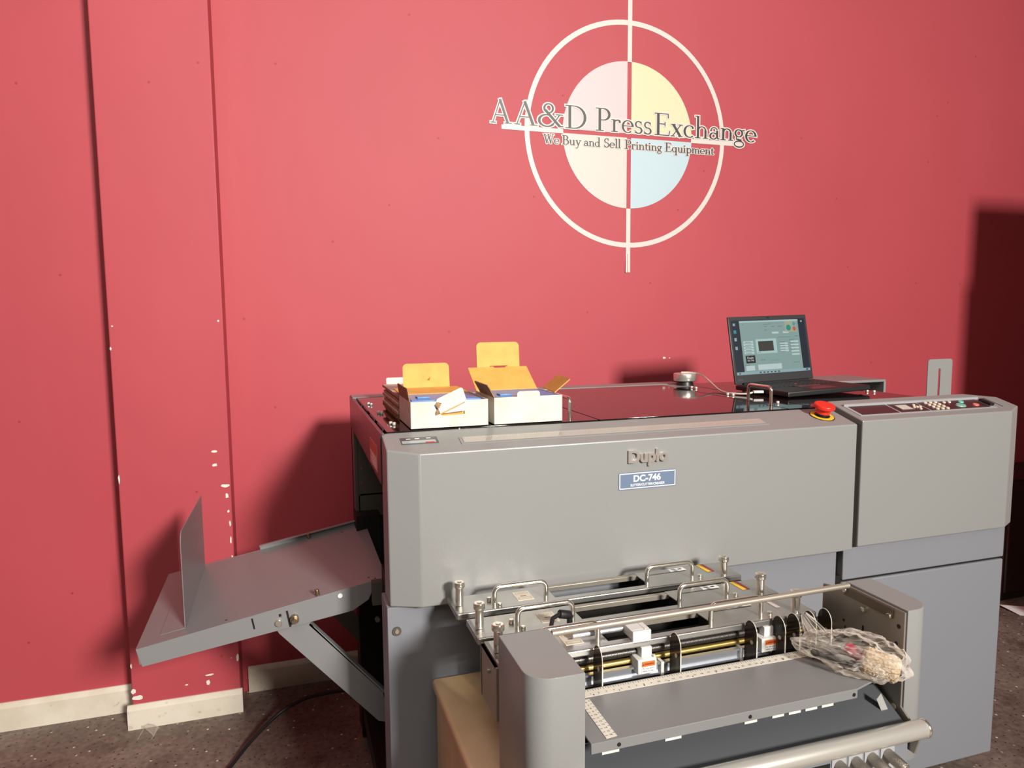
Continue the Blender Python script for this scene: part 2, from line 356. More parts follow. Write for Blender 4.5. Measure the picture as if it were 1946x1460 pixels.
def stroke_faces(mb, st, X, Z, y, o):
    LAYER[0] += 1; y = y-(LAYER[0] % 23)*.000018
    if st[0] == 'L':
        _, x0, y0, x1, y1, w = st; d = Vector((x1-x0, y1-y0)).normalized(); n = Vector((-d.y, d.x))*(w/2+o); e = d*o
        P = [Vector((x0, y0))-e+n, Vector((x1, y1))+e+n, Vector((x1, y1))+e-n, Vector((x0, y0))-e-n]
        quads = [P]
    else:
        _, cx, cy, rx, ry, a0, a1, tv, th = st; n = max(6, int(abs(a1-a0)/14)); ex = 0 if a1-a0 >= 360 else o/max(rx, ry)
        A0, A1 = R(a0)-ex, R(a1)+ex; ring = []
        for i in range(n+1):
            a = A0+(A1-A0)*i/n; w = (th+(tv-th)*abs(math.cos(a))**1.3)/2+o; c, s_ = math.cos(a), math.sin(a)
            ring.append((Vector((cx+(rx+w)*c, cy+(ry+w)*s_)), Vector((cx+max(rx-w, 0)*c, cy+max(ry-w, 0)*s_))))
        quads = [[p[0], q[0], q[1], p[1]] for p, q in zip(ring, ring[1:])]
    for q in quads:
        pts = [Vector((X(p.x), y, Z(p.y))) for p in q]
        nn = (pts[1]-pts[0]).cross(pts[2]-pts[0])
        if nn.y > 0: pts.reverse()
        mb.quad(*pts)
def serif_line(items, cap, base, mb, y, o):
    """items: (text, x0, x1); base(x) -> z of the baseline"""
    for word, x0, x1 in items:
        gl = [glyph(ch) for ch in word]; gap = .03; tot = sum(g[1] for g in gl)+gap*(len(gl)-1); k = (x1-x0)/tot; pen = 0
        for strokes, w in gl:
            for st in strokes:
                stroke_faces(mb, st, lambda v: x0+(pen+v)*k, lambda v: base(x0)+v*cap, y, o)
            pen += w+gap
CX, CZ = 1.3945, 2.144
em = thing('wall_emblem', 'white ring and crosshair sign with four pastel quarters and serif lettering on red wall', 'wall sign', (CX, YW-.003, CZ))
WV = mat('white_vinyl', (.67, .61, .56), .45)
def ringm(r0, r1, y, n=96, a0=0, a1=360):
    mb = MB(); v = []
    for i in range(n+1):
        a = R(a0+(a1-a0)*i/n); v.append(((CX+r0*math.cos(a), y, CZ+r0*math.sin(a)), (CX+r1*math.cos(a), y, CZ+r1*math.sin(a))))
    for p, q in zip(v, v[1:]): mb.quad(p[0], q[0], q[1], p[1])
    bmesh.ops.recalc_face_normals(mb.bm, faces=mb.bm.faces); return mb
obj('ring', ringm(.438, .458, YW-.0012), WV, em, smooth=0)
def rect(mb, x0, x1, z0, z1, y):
    mb.quad((x0, y, z0), (x1, y, z0), (x1, y, z1), (x0, y, z1)); return mb
obj('crosshair_strip', rect(MB(), CX-.0098, CX+.0098, CZ+.294, 3.0, YW-.0016), WV, em, smooth=0)
mb = rect(MB(), CX-.0098, CX+.0098, 1.66, CZ-.297, YW-.0016)
mb.quad((CX+.000, YW-.0016, 1.583), (CX+.0105, YW-.0016, 1.583), (CX+.0098, YW-.0016, 1.66), (CX-.0015, YW-.0016, 1.66))
mb.quad((CX-.0125, YW-.006, 1.581), (CX-.0045, YW-.006, 1.583), (CX-.003, YW-.0017, 1.66), (CX-.0098, YW-.0017, 1.66))
obj('crosshair_strip', mb, WV, em, smooth=0)
obj('crosshair_strip', rect(MB(), .841, 1.101, CZ-.0105, CZ+.0065, YW-.0016), WV, em, smooth=0)
obj('crosshair_strip', rect(MB(), 1.688, 1.947, CZ-.0105, CZ+.0065, YW-.0016), WV, em, smooth=0)
for nm, a0, col in (('pink', 90, (.70, .52, .53)), ('yellow', 0, (.73, .64, .41)), ('cream', 180, (.62, .58, .53)), ('blue', 270, (.47, .60, .66))):
    mb = MB(); g_ = .0095; n = 32; r = .296
    sx = 1 if a0 in (0, 270) else -1; sz = 1 if a0 in (0, 90) else -1
    pts = [(CX+sx*g_, CZ+sz*(g_-.001))]
    for i in range(n+1):
        a = R(a0+90*i/n); px, pz = r*math.cos(a), r*math.sin(a)
        px = sx*max(abs(px), g_); pz = sz*max(abs(pz), g_-.001); pts.append((CX+px, CZ+pz))
    vs = [mb.bm.verts.new((x, YW-.0012, z)) for x, z in pts]; f = mb.bm.faces.new(vs)
    if f.normal.y > 0 or True: f.normal_update(); f.normal_flip() if f.normal.y > 0 else None
    tag(obj('quarter_disc', mb, mat('vinyl_'+nm, col, .5), em, smooth=0), nm+' quarter disc')
T1 = [('A', .800, .880), ('A', .898, .987), ('&', .992, 1.105), ('D', 1.11, 1.199), ('Press', 1.243, 1.499), ('Exchange', 1.510, 2.015)]
T2 = [('We', 1.016, 1.083), ('Buy', 1.095, 1.179), ('and', 1.191, 1.264), ('Sell', 1.280, 1.357), ('Printing', 1.375, 1.548), ('Equipment', 1.563, 1.801)]
b1 = lambda x: 2.155; b2 = lambda x: 2.0905
mb = MB(); serif_line(T1, .0905, b1, mb, YW-.0022, .05); obj('lettering_outline', mb, WV, em, smooth=0)
for part in (T1[:4], T1[4:]):
    mb = MB(); serif_line(part, .0905, b1, mb, YW-.0028, 0); obj('lettering', mb, mat('dark_vinyl', (.030, .026, .025), .45), em, smooth=0)
mb = MB(); serif_line(T2, .036, b2, mb, YW-.0022, .09); obj('tagline_outline', mb, WV, em, smooth=0)
mb = MB(); serif_line(T2, .036, b2, mb, YW-.0028, .016); obj('tagline', mb, MATS['dark_vinyl'], em, smooth=0)

# ------------------------------------------------------------------ the big grey machine
YF = 1.497; KS = .28                                   # front plane, slope of the top strip
ztop = lambda p, z0=1.117: z0+KS*(p[1]-1.5)
M_ = thing('slitter_machine', 'long grey floor-standing slitter machine with smoked top covers against the red wall', 'machine', (1.1, 1.95, 0))
# front cover
m = MB(); m.prism([(.201, 1.608), (.201, 1.525), (.268, YF), (1.442, YF), (1.442, 1.608)], 'z', .772, 1.15, top=ztop, bev=.003)
fc = obj('front_cover', m, GREY, M_, smooth=16)
m = MB(); text_mb('Duplo', .041, (.766, YF-.004, 1.062), bold=.0012, extrude=.0035, width=.104, mb=m)
lg = obj('logo_lettering', m, mat('logo_metal', (.92, .84, .78), .22, metal=.75), M_)
m = MB(); m.prism([(.742+x, .9957+z) for x, z in round_rect(.154, .042, .004)], 'y', YF-.0012, YF); pl_ = obj('nameplate', m, BLUEP, M_)
m = MB()
def frame_rect(mb, x0, x1, z0, z1, t, y):
    for a in ((x0, x1, z0, z0+t), (x0, x1, z1-t, z1), (x0, x0+t, z0+t, z1-t), (x1-t, x1, z0+t, z1-t)): rect(mb, *a, y)
frame_rect(m, .744, .894, .9977, 1.0357, .0022, YF-.0016)
text_mb('DC-746', .0215, (.781, YF-.0017, 1.0145), bold=.0007, width=.073, mb=m)
text_mb('SLITTER/CUTTER/CREASER', .0078, (.773, YF-.0017, 1.0035), bold=.0002, width=.092, mb=m)
obj('nameplate_lettering', m, WHITE, pl_, smooth=0)
def sq(mb, x0, x1, y0, y1, z0=1.117, lift=.0006, ks=KS):
    f = lambda x, y: (x, y, z0+ks*(y-1.5)+lift)
    mb.quad(f(x0, y0), f(x1, y0), f(x1, y1), f(x0, y1)); return mb
SM = Matrix.Translation((0, 1.5, 1.117)) @ Matrix.Rotation(math.atan(KS), 4, 'X')   # the sloped top strip's own frame
m = MB(); m.box(.238, .322, .046, .079, -.001, .0014, .0005, M=SM); dp = obj('setting_label', m, mat('dark_plate', (.10, .10, .10), .25), M_)
m = MB()
m.box(.240, .316, .049, .062, .0015, .0018, M=SM); obj('label_window', m, mat('pale_window', (.42, .45, .47), .15), dp)
m = MB(); m.box(.292, .312, .047, .052, .0018, .0021, M=SM); obj('red_mark', m, RED, dp)
m = MB()
for x in (.256, .276, .302): m.box(x-.005, x+.005, .070, .073, .0014, .0017, M=SM)
obj('label_print', m, WHITE, dp)
m = MB(); m.box(.370, 1.188, .030, .066, -.001, .0016, .0006, M=SM); ac = obj('ruler_cover', m, GREY, M_)
m = MB(); m.box(.377, 1.181, .036, .064, .0018, .0026, .0003, M=SM); rs = obj('ruler_strip', m, mat('ruler_plate', (.42, .385, .345), .12, spec=.8), ac)
m = MB()
for i in range(158):
    x = .384+i*.005; h = .011 if i % 10 == 0 else .008 if i % 5 == 0 else .005
    m.box(x, x+.0009, .061-h, .061, .0026, .0028, M=SM)
for i in range(0, 31):
    text_mb(str(i), .009, (0, 0, 0), mb=None) if False else None
obj('ruler_marks', m, mat('grey_ink', (.62, .58, .52), .4), ac)
# emergency stop
ex, ey = 1.378, 1.557; E0 = Matrix.Translation((0, 0, 0))
n_ = Vector((0, -KS, 1)).normalized(); ec = Vector((ex, ey, 1.117+KS*(ey-1.5)))
m = MB(); m.cyl(ec-n_*.001, ec+n_*.0012, .033, n=36); es = obj('emergency_stop', m, BLACK, M_)
m = MB(); m.cyl(ec+n_*.0012, ec+n_*.0022, .0305, n=36); obj('yellow_ring', m, YEL, es)
m = MB(); m.cyl(ec+n_*.0022, ec+n_*.0034, .0205, n=36); m.cyl(ec+n_*.002, ec+n_*.014, .0155); obj('collar', m, BLACK, es)
m = MB(); m.cyl(ec+n_*.010, ec+n_*.020, .0185, .0185, 36); m.cyl(ec+n_*.020, ec+n_*.025, .0185, .027, 36); m.cyl(ec+n_*.025, ec+n_*.035, .0285, .0265, 36, bev=.002)
obj('mushroom_knob', m, REDK, es)
# console
zc = 1.121
m = MB(); m.prism([(1.467, 1.505), (1.467, 1.640), (1.972, 1.640), (2.070, 1.604), (2.070, 1.535), (2.008, 1.505)], 'z', .775, 1.15, top=lambda p: zc+KS*(p[1]-1.5), bev=.003)
co = obj('control_console', m, GREY, M_, smooth=16)
SC_ = Matrix.Translation((0, 1.5, zc)) @ Matrix.Rotation(math.atan(KS), 4, 'X')
m = MB(); m.box(1.487, 1.985, .034, .104, .0002, .0012, M=SC_); m.box(1.487, 1.985, .1005, .1045, .0012, .0065, M=SC_)
cp = obj('control_panel', m, mat('pale_panel', (.40, .40, .41), .35), M_)
PANEL = mat('panel_print', (.045, .022, .024), .3)
m = MB(); m.box(1.497, 1.627, .040, .096, .0012, .0018, M=SC_); obj('panel_graphic', m, PANEL, cp)
m = MB(); m.box(1.633, 1.738, .040, .096, .0012, .0018, M=SC_); obj('panel_graphic', m, PANEL, cp)
m = MB(); m.box(1.743, 1.965, .040, .096, .0012, .0018, M=SC_); obj('panel_graphic', m, PANEL, cp)
m = MB(); m.box(1.648, 1.694, .052, .088, .0018, .0026, M=SC_); lcd = obj('display', m, mat('lcd_frame', (.16, .13, .12), .3), cp)
m = MB(); m.box(1.652, 1.690, .056, .084, .0026, .0029, M=SC_); obj('display_screen', m, mat('lcd', (.60, .62, .55), .2), cp)
IV = mat('ivory_key', (.78, .66, .52), .4)
def key(x, y, r, m_, nm='key', sx=1.0):
    mb = MB(); b = bmesh.new(); bmesh.ops.create_cone(b, cap_ends=True, segments=20, radius1=r, radius2=r*.85, depth=.003)
    mb._merge(b, SC_ @ Matrix.Translation((x, y, .0032)) @ Matrix.Diagonal((sx, 1, 1, 1))); return obj(nm, mb, m_, cp)
for i in range(3):
    for j in range(4): key(1.770+i*.019, .047+j*.0145, .0056, IV)
for x, y in ((1.716, .067), (1.705, .067), (1.727, .067), (1.716, .08), (1.716, .054)): key(x, y, .0045, IV)
for x in (1.836, 1.856): key(x, .086, .005, IV)
tag(key(1.872, .060, .0125, mat('green_key', (.20, .42, .34), .4), 'start_key', 1.35), 'large green start key')
tag(key(1.898, .083, .0075, mat('teal_key', (.18, .55, .50), .4), 'key', 1.2), 'small teal key')
tag(key(1.928, .058, .0085, mat('coral_key', (.72, .18, .14), .4), 'stop_key', 1.2), 'coral red stop key')
m = MB(); m.box(1.968, 1.984, .045, .085, .0012, .009, .001, M=SC_); obj('card_slot', m, BLACK, cp)
m = MB(); m.box(2.012, 2.0145, .040, .105, .0, .0006, M=SC_); obj('seam_strip', m, DARK, co)
# lower cabinet panels
YL = 1.525
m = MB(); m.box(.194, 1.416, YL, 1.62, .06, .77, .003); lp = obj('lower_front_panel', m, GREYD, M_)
m = MB(); m.cyl((.214, YL+.001, .715), (.214, YL-.004, .715), .010); bl = obj('lock', m, DARKB, M_)
m = MB(); m.cyl((.214, YL-.004, .715), (.214, YL-.0065, .715), .0045); obj('lock_pin', m, CHROME, bl)
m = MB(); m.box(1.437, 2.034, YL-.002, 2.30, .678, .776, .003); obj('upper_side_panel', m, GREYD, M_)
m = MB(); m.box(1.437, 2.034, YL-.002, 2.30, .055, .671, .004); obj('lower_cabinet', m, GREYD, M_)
m = MB(); m.box(1.40, 2.03, 1.53, 2.3, .66, .69); m.box(.30, 1.44, 1.60, 2.36, .10, 1.09); m.box(1.40, 1.86, 1.62, 2.3, .68, 1.13)
m.box(1.417, 1.437, YL+.02, 1.7, .1, .78); m.box(1.4425, 1.4665, 1.513, 1.64, .778, 1.112)  # last block is a dark filler standing in for shade in the console gap
obj('housing_and_gap_shade', m, DARK, M_)
# frame, rails
m = MB(); m.box(.20, 1.40, 2.302, 2.38, 1.09, 1.152, .003); m.box(.20, 1.40, 2.355, 2.38, .3, 1.10)
obj('rear_frame', m, GREY, M_)
m = MB(); m.prism([(1.60, 1.030), (1.60, 1.148), (2.38, 1.148), (2.38, 1.050)], 'x', .198, .208, bev=.001)
rl = obj('side_rail', m, RAILG, M_)
m = MB(); m.box(.1972, .198, 1.665, 1.805, 1.045, 1.108); lb = obj('warning_label', m, mat('pale_red_label', (.72, .28, .22), .5), M_)
m = MB(); m.box(.1968, .1972, 1.668, 1.802, 1.082, 1.106); obj('label_band', m, mat('orange_band', (.60, .10, .04), .5), lb)
m = MB()
for k in range(6): m.box(.1968, .1972, 1.675, 1.795-(k % 3)*.02, 1.075-k*.0048, 1.0765-k*.0048)
obj('label_print', m, WHITE, lb)
m = MB(); m.box(.200, .212, 2.30, 2.38, .765, 1.14, .002); m.box(.212, .30, 2.30, 2.306, .83, 1.05)
m.box(.215, .33, 2.300, 2.36, .76, .835)
ip = obj('inner_bracket', m, DARKB, M_)
for x, z in ((.222, 1.00), (.25, 1.005), (.222, .92), (.25, .925), (.222, .87)):
    mb = MB(); mb.cyl((x, 2.30, z), (x, 2.298, z), .0035, n=10); obj('screw', mb, CHROME, ip)
# smoked covers
def cover(x0, x1, y1=2.30, bolts=(), handles=()):
    mb = MB(); mb.box(x0, x1, 1.6085, y1, 1.138, 1.150, .0004); o = obj('smoked_cover', mb, GLOSS, M_)
    for x, y in bolts:
        mb = MB(); mb.cyl((x, y, 1.150), (x, y, 1.157), .0045, n=14, bev=.001); obj('cover_bolt', mb, mat('bright_bolt', (.85, .80, .74), .35, metal=.35), o)
    for p, q, h in handles:
        mb = MB(); mb.tube(bow((p[0], p[1], 1.15), (q[0], q[1], 1.15), h, .012), .0048); obj('handle', mb, CHROME, o)
    return o
cover(.214, .741, bolts=[(.230, 2.112), (.236, 2.095), (.235, 1.918), (.241, 1.902), (.239, 1.719), (.245, 1.703)], handles=[((.701, 1.70), (.706, 1.83), .045)])
cover(.745, 1.306)
cover(1.311, 1.397, y1=2.20, bolts=[(1.349, 2.158), (1.354, 2.138), (1.345, 1.94), (1.352, 1.921), (1.356, 1.711)], handles=[((1.338, 1.824), (1.345, 1.727), .046)])
cover(1.403, 1.86, bolts=[(1.816, 1.851), (1.825, 1.831)])
m = MB(); m.box(1.311, 1.40, 2.203, 2.303, 1.10, 1.150, .002); obj('rear_corner_plate', m, GREY, M_)
m = MB()
for i, y in enumerate((1.70, 1.86, 2.02, 2.16)): m.box(.2095, .2145, y-.05, y+.05, 1.146, 1.1512)
obj('hinge_strip', m, BLACK, M_)
m = MB(); m.box(1.862, 2.147, 2.10, 2.30, 1.148, 1.158, .003); m.box(2.137, 2.147, 2.10, 2.30, 1.10, 1.15); m.box(1.862, 2.147, 2.292, 2.30, 1.05, 1.15)
m.box(1.86, 2.02, 2.2, 2.3, .77, 1.06)
rb = obj('rear_guard', m, GREY, M_)
m = MB(); m.cyl((2.11, 2.292, 1.125), (2.11, 2.288, 1.125), .007); obj('guard_bolt', m, BRASS, rb)
# feed side plate with slot
def slotted(mb, x0, x1, z0, z1, y, t, sx0, sx1, sz0, sz1, r=.012):
    out = [(x0, z0), (x1, z0)]
    for k in range(6): a = R(90*k/5); out.append((x1-r+r*math.cos(a), z1-r+r*math.sin(a)))
    for k in range(6): a = R(90+90*k/5); out.append((x0+r+r*math.cos(a), z1-r+r*math.sin(a)))
    mid = (sx0+sx1)/2; sl = [(sx1, z0), (sx1, sz1-.005), (mid, sz1), (sx0, sz1-.005), (sx0, z0)]
    L_ = [(sx0, z0)]+[p for p in [(sx0, sz1-.005), (mid, sz1)]]+[(mid, z1)]+out[8:]+[(x0, z0)]
    Rr = [(sx1, z0), (x1, z0)]+out[2:8]+[(mid, z1), (mid, sz1), (sx1, sz1-.005)]
    mb.prism(L_, 'y', y, y+t); mb.prism(Rr, 'y', y, y+t)
m = MB(); slotted(m, 2.236, 2.352, 1.0, 1.236, 2.0, .003, 2.2865, 2.2965, 1.0, 1.203)
m.box(2.05, 2.36, 1.96, 2.2, .99, 1.0)
obj('side_guide_plate', m, mat('grey_guide', (.30, .30, .29), .32), M_)
# legs and foot under the left end
m = MB(); m.box(.196, .27, 2.24, 2.34, .04, .78); m.box(.215, .30, 1.70, 1.78, .06, .78); m.box(.20, .3, 1.7, 2.3, .10, .16); obj('support_post', m, DARK, M_)
m = MB(); m.cyl((.205, 2.27, 0), (.205, 2.27, .03), .030, .022); m.cyl((.205, 2.27, .03), (.205, 2.27, .06), .010); obj('levelling_foot', m, mat('foot', (.22, .13, .10), .5), M_)
for x, y in ((2.0, 1.60), (1.5, 1.60), (2.0, 2.2)):
    m = MB(); m.cyl((x-.012, y, .027), (x+.012, y, .027), .027); cs = obj('caster', m, RUBBER, M_)
    m = MB(); m.box(x-.02, x+.02, y-.02, y+.02, .05, .058); m.box(x-.017, x-.014, y-.018, y+.018, .02, .055); m.box(x+.014, x+.017, y-.018, y+.018, .02, .055)
    obj('caster_fork', m, STEELD, cs)
# delivery tray on the left
tz = lambda x: .633+.1755*(x+.362); TA = math.atan(.1755)
TM = Matrix.Translation((-.362, 1.8, .633)) @ Matrix.Rotation(-TA, 4, 'Y')
m = MB(); m.box(.0005, .60, .0025, .514, -.004, -.0001, M=TM)
m.prism([(0.004, -.046), (.50, -.062), (.545, -.045), (.575, .0004), (0, .0004)], 'y', 0, .003, bev=.0007, M=TM); m.box(0, .003, .003, .515, -.04, .0002, M=TM); m.box(.003, .6, .512, .515, -.04, .0002, M=TM)
tr = obj('delivery_tray', m, TRAY, M_)
m = MB(); m.box(.27, .60, .512, .516, 0, .016, M=TM); m.box(.27, .60, .500, .516, .014, .016, M=TM); obj('rear_lip', m, TRAY, tr)
m = MB(); m.box(0, .0012, .06, .45, -.0012, .0004, M=TM)
for a, b_ in ((.425, .012), (.42, .50)):
    mb = MB(); P0 = TM @ Vector((a, b_, 0)); P1 = TM @ Vector((a, b_, .016)); mb.cyl(P0, P1, .006, .005, n=16, bev=.001); obj('locating_pin', mb, mat('bronze', (.35, .26, .17), .3, metal=.9), tr)
m = MB(); m.cyl((-.002, 1.8, .660), (-.002, 1.785, .660), .0105, n=20, bev=.001); m.cyl((-.002, 1.785, .660), (-.002, 1.775, .660), .007, n=6); obj('pivot_bolt', m, mat('bronze', (.35, .26, .17)), tr)
m = MB(); m.cyl((-.040, 1.8, .653), (-.040, 1.793, .653), .0085, n=16, bev=.001); obj('clamp_screw', m, CHROME, tr)
m = MB(); m.cyl((.111, 1.8, .703), (.111, 1.7975, .703), .006, n=16); obj('plug', m, WHITE, tr)
for q in ((.261, .265, -.001, 0, -.034, -.006), (.343, .348, -.001, 0, -.055, -.012), (.325, .331, -.001, 0, -.022, -.015)):
    m = MB(); m.box(*q, M=TM); obj('slot', m, BLACK, tr)
for a, b_ in ((.20, .02), (.555, .03), (.52, .47), (.57, .012)):
    m = MB(); m.box(a, a+.005, b_, b_+.004, 0, .0006, M=TM); obj('hole', m, BLACK, tr)
m = MB(); m.prism([(-.052, .645), (.02, .668), (.045, .625), (.212, .425), (.232, .335), (.20, .345), (-.04, .622)], 'y', 1.806, 1.812)
m.prism([(.032, .634), (.036, .638), (.219, .424), (.215, .420)], 'y', 1.806, 1.83); obj('brace', m, TRAY, M_)
m = MB(); m.prism([(-.03, .63), (.03, .64), (.225, .40), (.22, .32)], 'y', 2.27, 2.276); obj('brace', m, DARKB, M_)
m = MB(); m.box(.190, .215, 1.775, 1.80, .675, .735); m.cyl((.20, 1.775, .64), (.20, 1.765, .64), .006); obj('hinge_block', m, DARKB, M_)

# ------------------------------------------------------------------ stop plate standing on the tray
t0 = TM @ Vector((.103, .042, 0))
sp_ = thing('paper_stop_plate', 'thin upright grey stop plate standing on the sloping left tray', 'stop plate', t0)
m = MB(); z0 = tz(-.258)+.0006
pts = [(1.842, z0), (2.303, z0), (2.303, .872)]
for k in range(7): a = R(90+90*k/6); pts.append((1.842+.03+.03*math.cos(a), .892-.03+.03*math.sin(a)))
m.prism(pts, 'x', -.2595, -.2580); obj('upright', m, TRAY, sp_)
m = MB(); m.box(.047, .105, .043, .255, .0003, .0018, .0005, M=TM); ft = obj('foot', m, TRAY, sp_)

# ------------------------------------------------------------------ cream cabinet that carries the front unit
cb = thing('low_cabinet', 'low cream cabinet with worn tan top under the front unit', 'cabinet', (.68, 1.245, 0))
m = MB(); m.box(.296, 1.062, .988, 1.503, 0, .574, .004); obj('body', m, TAN, cb)
m = MB(); m.box(.288, 1.07, .98, 1.509, .575, .600, .008, 3); obj('top', m, TAN, cb)

# ------------------------------------------------------------------ front unit with the ruled tray
U = thing('paper_finishing_unit', 'grey tabletop paper unit with ruled tray and smoked guides, in front of the big machine', 'machine', (.72, 1.08, .60))
def col_outline(x0, x1, y0, y1, r, side):
    pts = [(x0, y1), (x1, y1)]
    if side == 'L':
        pts += [(x1, y0)]
        for k in range(9): a = R(270-90*k/8); pts.append((x0+r+r*math.cos(a), y0+r+r*math.sin(a)))
    else:
        for k in range(9): a = R(0-90*k/8); pts.append((x1-r+r*math.cos(a), y0+r+r*math.sin(a)))
        pts += [(x0, y0)]
    return pts
m = MB(); m.prism(col_outline(.335, .427, .970, 1.137, .040, 'L'), 'z', .60, .860, bev=.0015); obj('side_column', m, GREY, U)
m = MB(); m.prism(col_outline(1.088, 1.150, .988, 1.143, .040, 'R'), 'z', .560, .860, bev=.0015); obj('side_column', m, GREY, U)
m = MB()
m.prism([(.990, .860-.004), (1.143, .860-.004), (1.143, .845), (1.20, .835), (1.20, .60), (1.09, .60), (.955, .60), (.946, .632), (.965, .655), (.990, .672)], 'x', 1.082, 1.086)
spn = obj('inner_side_plate', m, STEELD, U)
m = MB(); m.box(1.0795, 1.082, 1.015, 1.138, .835, .853); obj('flange', m, mat('bronze_flange', (.20, .16, .12), .4, metal=.6), spn)
for y, z in ((1.135, .846), (1.022, .838), (1.085, .825), (1.02, .66), (.985, .638)):
    mb = MB(); mb.cyl((1.082, y, z), (1.075, y, z), .0055, n=14, bev=.001); obj('screw', mb, CHROME, spn)
for y, z, r in ((1.138, .78, .0028), (1.002, .825, .0042), (1.006, .79, .0036)):
    m = MB(); m.cyl((1.0825, y, z), (1.0812, y, z), r, n=14); obj('hole', m, BLACK, spn)
for y0, y1, z0, z1 in ((1.085, 1.089, .75, .79), (1.132, 1.135, .745, .77), (1.075, 1.079, .665, .69), (1.03, 1.033, .635, .655)):
    m = MB(); m.box(1.0812, 1.0825, y0, y1, z0, z1); obj('slot', m, BLACK, spn)
for y, z in ((1.008, .745), (1.005, .665)):
    m = MB(); m.cyl((1.0825, y, z), (1.0805, y, z), .0055, n=14); obj('plug', m, LAB, spn)
m = MB(); m.box(.336, .341, 1.155, 1.262, .69, .790); m.box(.336, .375, 1.252, 1.256, .69, .79); m.box(.336, .37, 1.16, 1.255, .787, .790)
m.cyl((.336, 1.20, .765), (.331, 1.20, .765), .005, n=12); obj('inner_side_plate', m, STEELD, U)
# tray
m = MB(); m.prism([(.4345, .9645), (.955, .9645), (1.03, .985), (1.074, 1.03), (1.074, 1.116), (.4345, 1.116)], 'z', .741, .7448, bev=.0006)
m.prism([(.434, .963), (.953, .963), (.955, .967), (.434, .967)], 'z', .727, .745, bev=.0012)
ft_ = obj('feed_tray', m, TRAY, U)
m = MB(); m.prism([(.478, 1.089), (.972, 1.089), (.972, 1.112), (.468, 1.112)], 'z', .7453, .7458); r1 = obj('ruler_strip', m, RULER, U)
m = MB()
for i in range(96):
    x = .482+i*.005; h = .0055 if i % 2 == 0 else .0035
    m.box(x, x+.0008, 1.111-h, 1.111, .7458, .746)
    if i % 10 == 3: m.box(x-.001, x+.001, 1.0915, 1.0945, .7458, .746)
for i in range(1, 32): text_mb(str(i), .006, (.478+i*.015, 1.0945, .7461), v=(0, 1, 0), align='CENTER', mb=m)
obj('ruler_marks', m, INK, r1, smooth=0)
m = MB(); m.prism([(.4625, .968), (.482, .970), (.484, 1.083), (.4645, 1.083)], 'z', .7453, .7458); r2 = obj('ruler_strip', m, RULER, U)
m = MB()
for i in range(11):
    y = .975+i*.0098; m.box(.464, .4685, y, y+.0008, .7458, .746); m.box(.479, .4825, y+.004, y+.0048, .7458, .746)
    text_mb(str(16-i), .0055, (.474, y-.001, .7461), v=(0, 1, 0), align='CENTER', mb=m)
obj('ruler_marks', m, INK, r2, smooth=0)
for x in (.482, .727, .945):
    m = MB(); m.cyl((x, .9635, .735), (x, .9624, .735), .0035, n=14); obj('hole', m, BLACK, ft_)
m = MB(); m.prism([(1.045, .690), (1.048, .690), (.957, .640), (.954, .640)], 'x', .434, 1.076); obj('lower_chute', m, mat('chute_paint', (.085, .09, .10), .35), U)
for x0, x1 in ((.455, .485), (.568, .598), (.72, .745), (.776, .80), (.81, .835), (.845, .87), (.88, .905)):
    mb = MB(); mb.box(x0, x1, .968, .972, .7195, .727); obj('spacer', mb, WHITEP, U)
m = MB(); m.cyl((.43, .945, .658), (1.088, .945, .654), .0165, n=32, bev=.002); fr = obj('front_bar', m, mat('bright_bar', (.78, .75, .69), .30, metal=.6), U)
m = MB(); m.cyl((1.088, .945, .654), (1.094, .945, .654), .0175, n=32, bev=.002); obj('end_cap', m, CHROME, fr)
m = MB(); m.box(.434, 1.079, .966, .976, .500, .645, .002); kp = obj('knob_panel', m, GREYD, U)
for x in (.920, .9565, .993, 1.030):
    mb = MB(); mb.cyl((x, .966, .605), (x, .925, .600), .0105, n=24, bev=.0015); kk = obj('knurled_knob', mb, mat('knurled_nickel', (.45, .40, .34), .35, metal=.9, bump=.6, bscale=700), U)
    mb = MB(); mb.cyl((x, .9252, .600), (x, .922, .5996), .0075, n=20, bev=.001); obj('knob_end', mb, CHROME, kk)
    mb = MB(); mb.box(x-.016, x+.016, .9645, .966, .56, .634, .0005); obj('knob_label', mb, mat('pale_grey_label', (.42, .43, .45), .4), kp)
m = MB(); m.box(.85, .90, .9645, .967, .600, .612); obj('panel_slot', m, BLACK, kp)
m = MB(); m.prism([(1.035, .69), (1.06, .64), (1.072, .648), (1.045, .70)], 'y', 1.0, 1.0008); obj('paper_slip', m, mat('grey_slip', (.40, .39, .37), .5), U)
# guides, screws and carriages
for x in (.525, .686, .855, .921, .956, .995, 1.033):
    mb = MB(); r = .0225; zt_, y0, y1 = .810, 1.1195, 1.1195+.038
    n = 14; r = .019; yc = (y0+y1)/2; pts = [(y0, .700), (y1, .700)]
    for k in range(n+1): a = PI*k/n; pts.append((yc+r*math.cos(a), zt_-r*1.25+r*1.25*math.sin(a)))
    mb.prism(pts, 'x', x, x+.0012); dd = obj('paper_guide', mb, SMOKE, U)
    mb = MB(); mb.box(x-.0002, x+.0018, y0-.001, y0+.0002, .700, .778)
    prev = None
    arc = [(y0-.0004, .775)]+[(yc-(r+.0004)*math.cos(PI*k/18), zt_-r*1.25+(r*1.25+.0004)*math.sin(PI*k/18)) for k in range(0, 12)]
    mb.tube([(x+.0006, a, b_) for a, b_ in arc], .0008, 6); obj('guide_edge', mb, mat('bright_edge', (.8, .74, .64), .3), dd)
    mb = MB(); mb.cyl((x-.0006, yc-.004, .768), (x+.0018, yc-.004, .768), .0042, n=12); obj('guide_hole', mb, mat('hole_back', (.55, .50, .42), .4), dd)
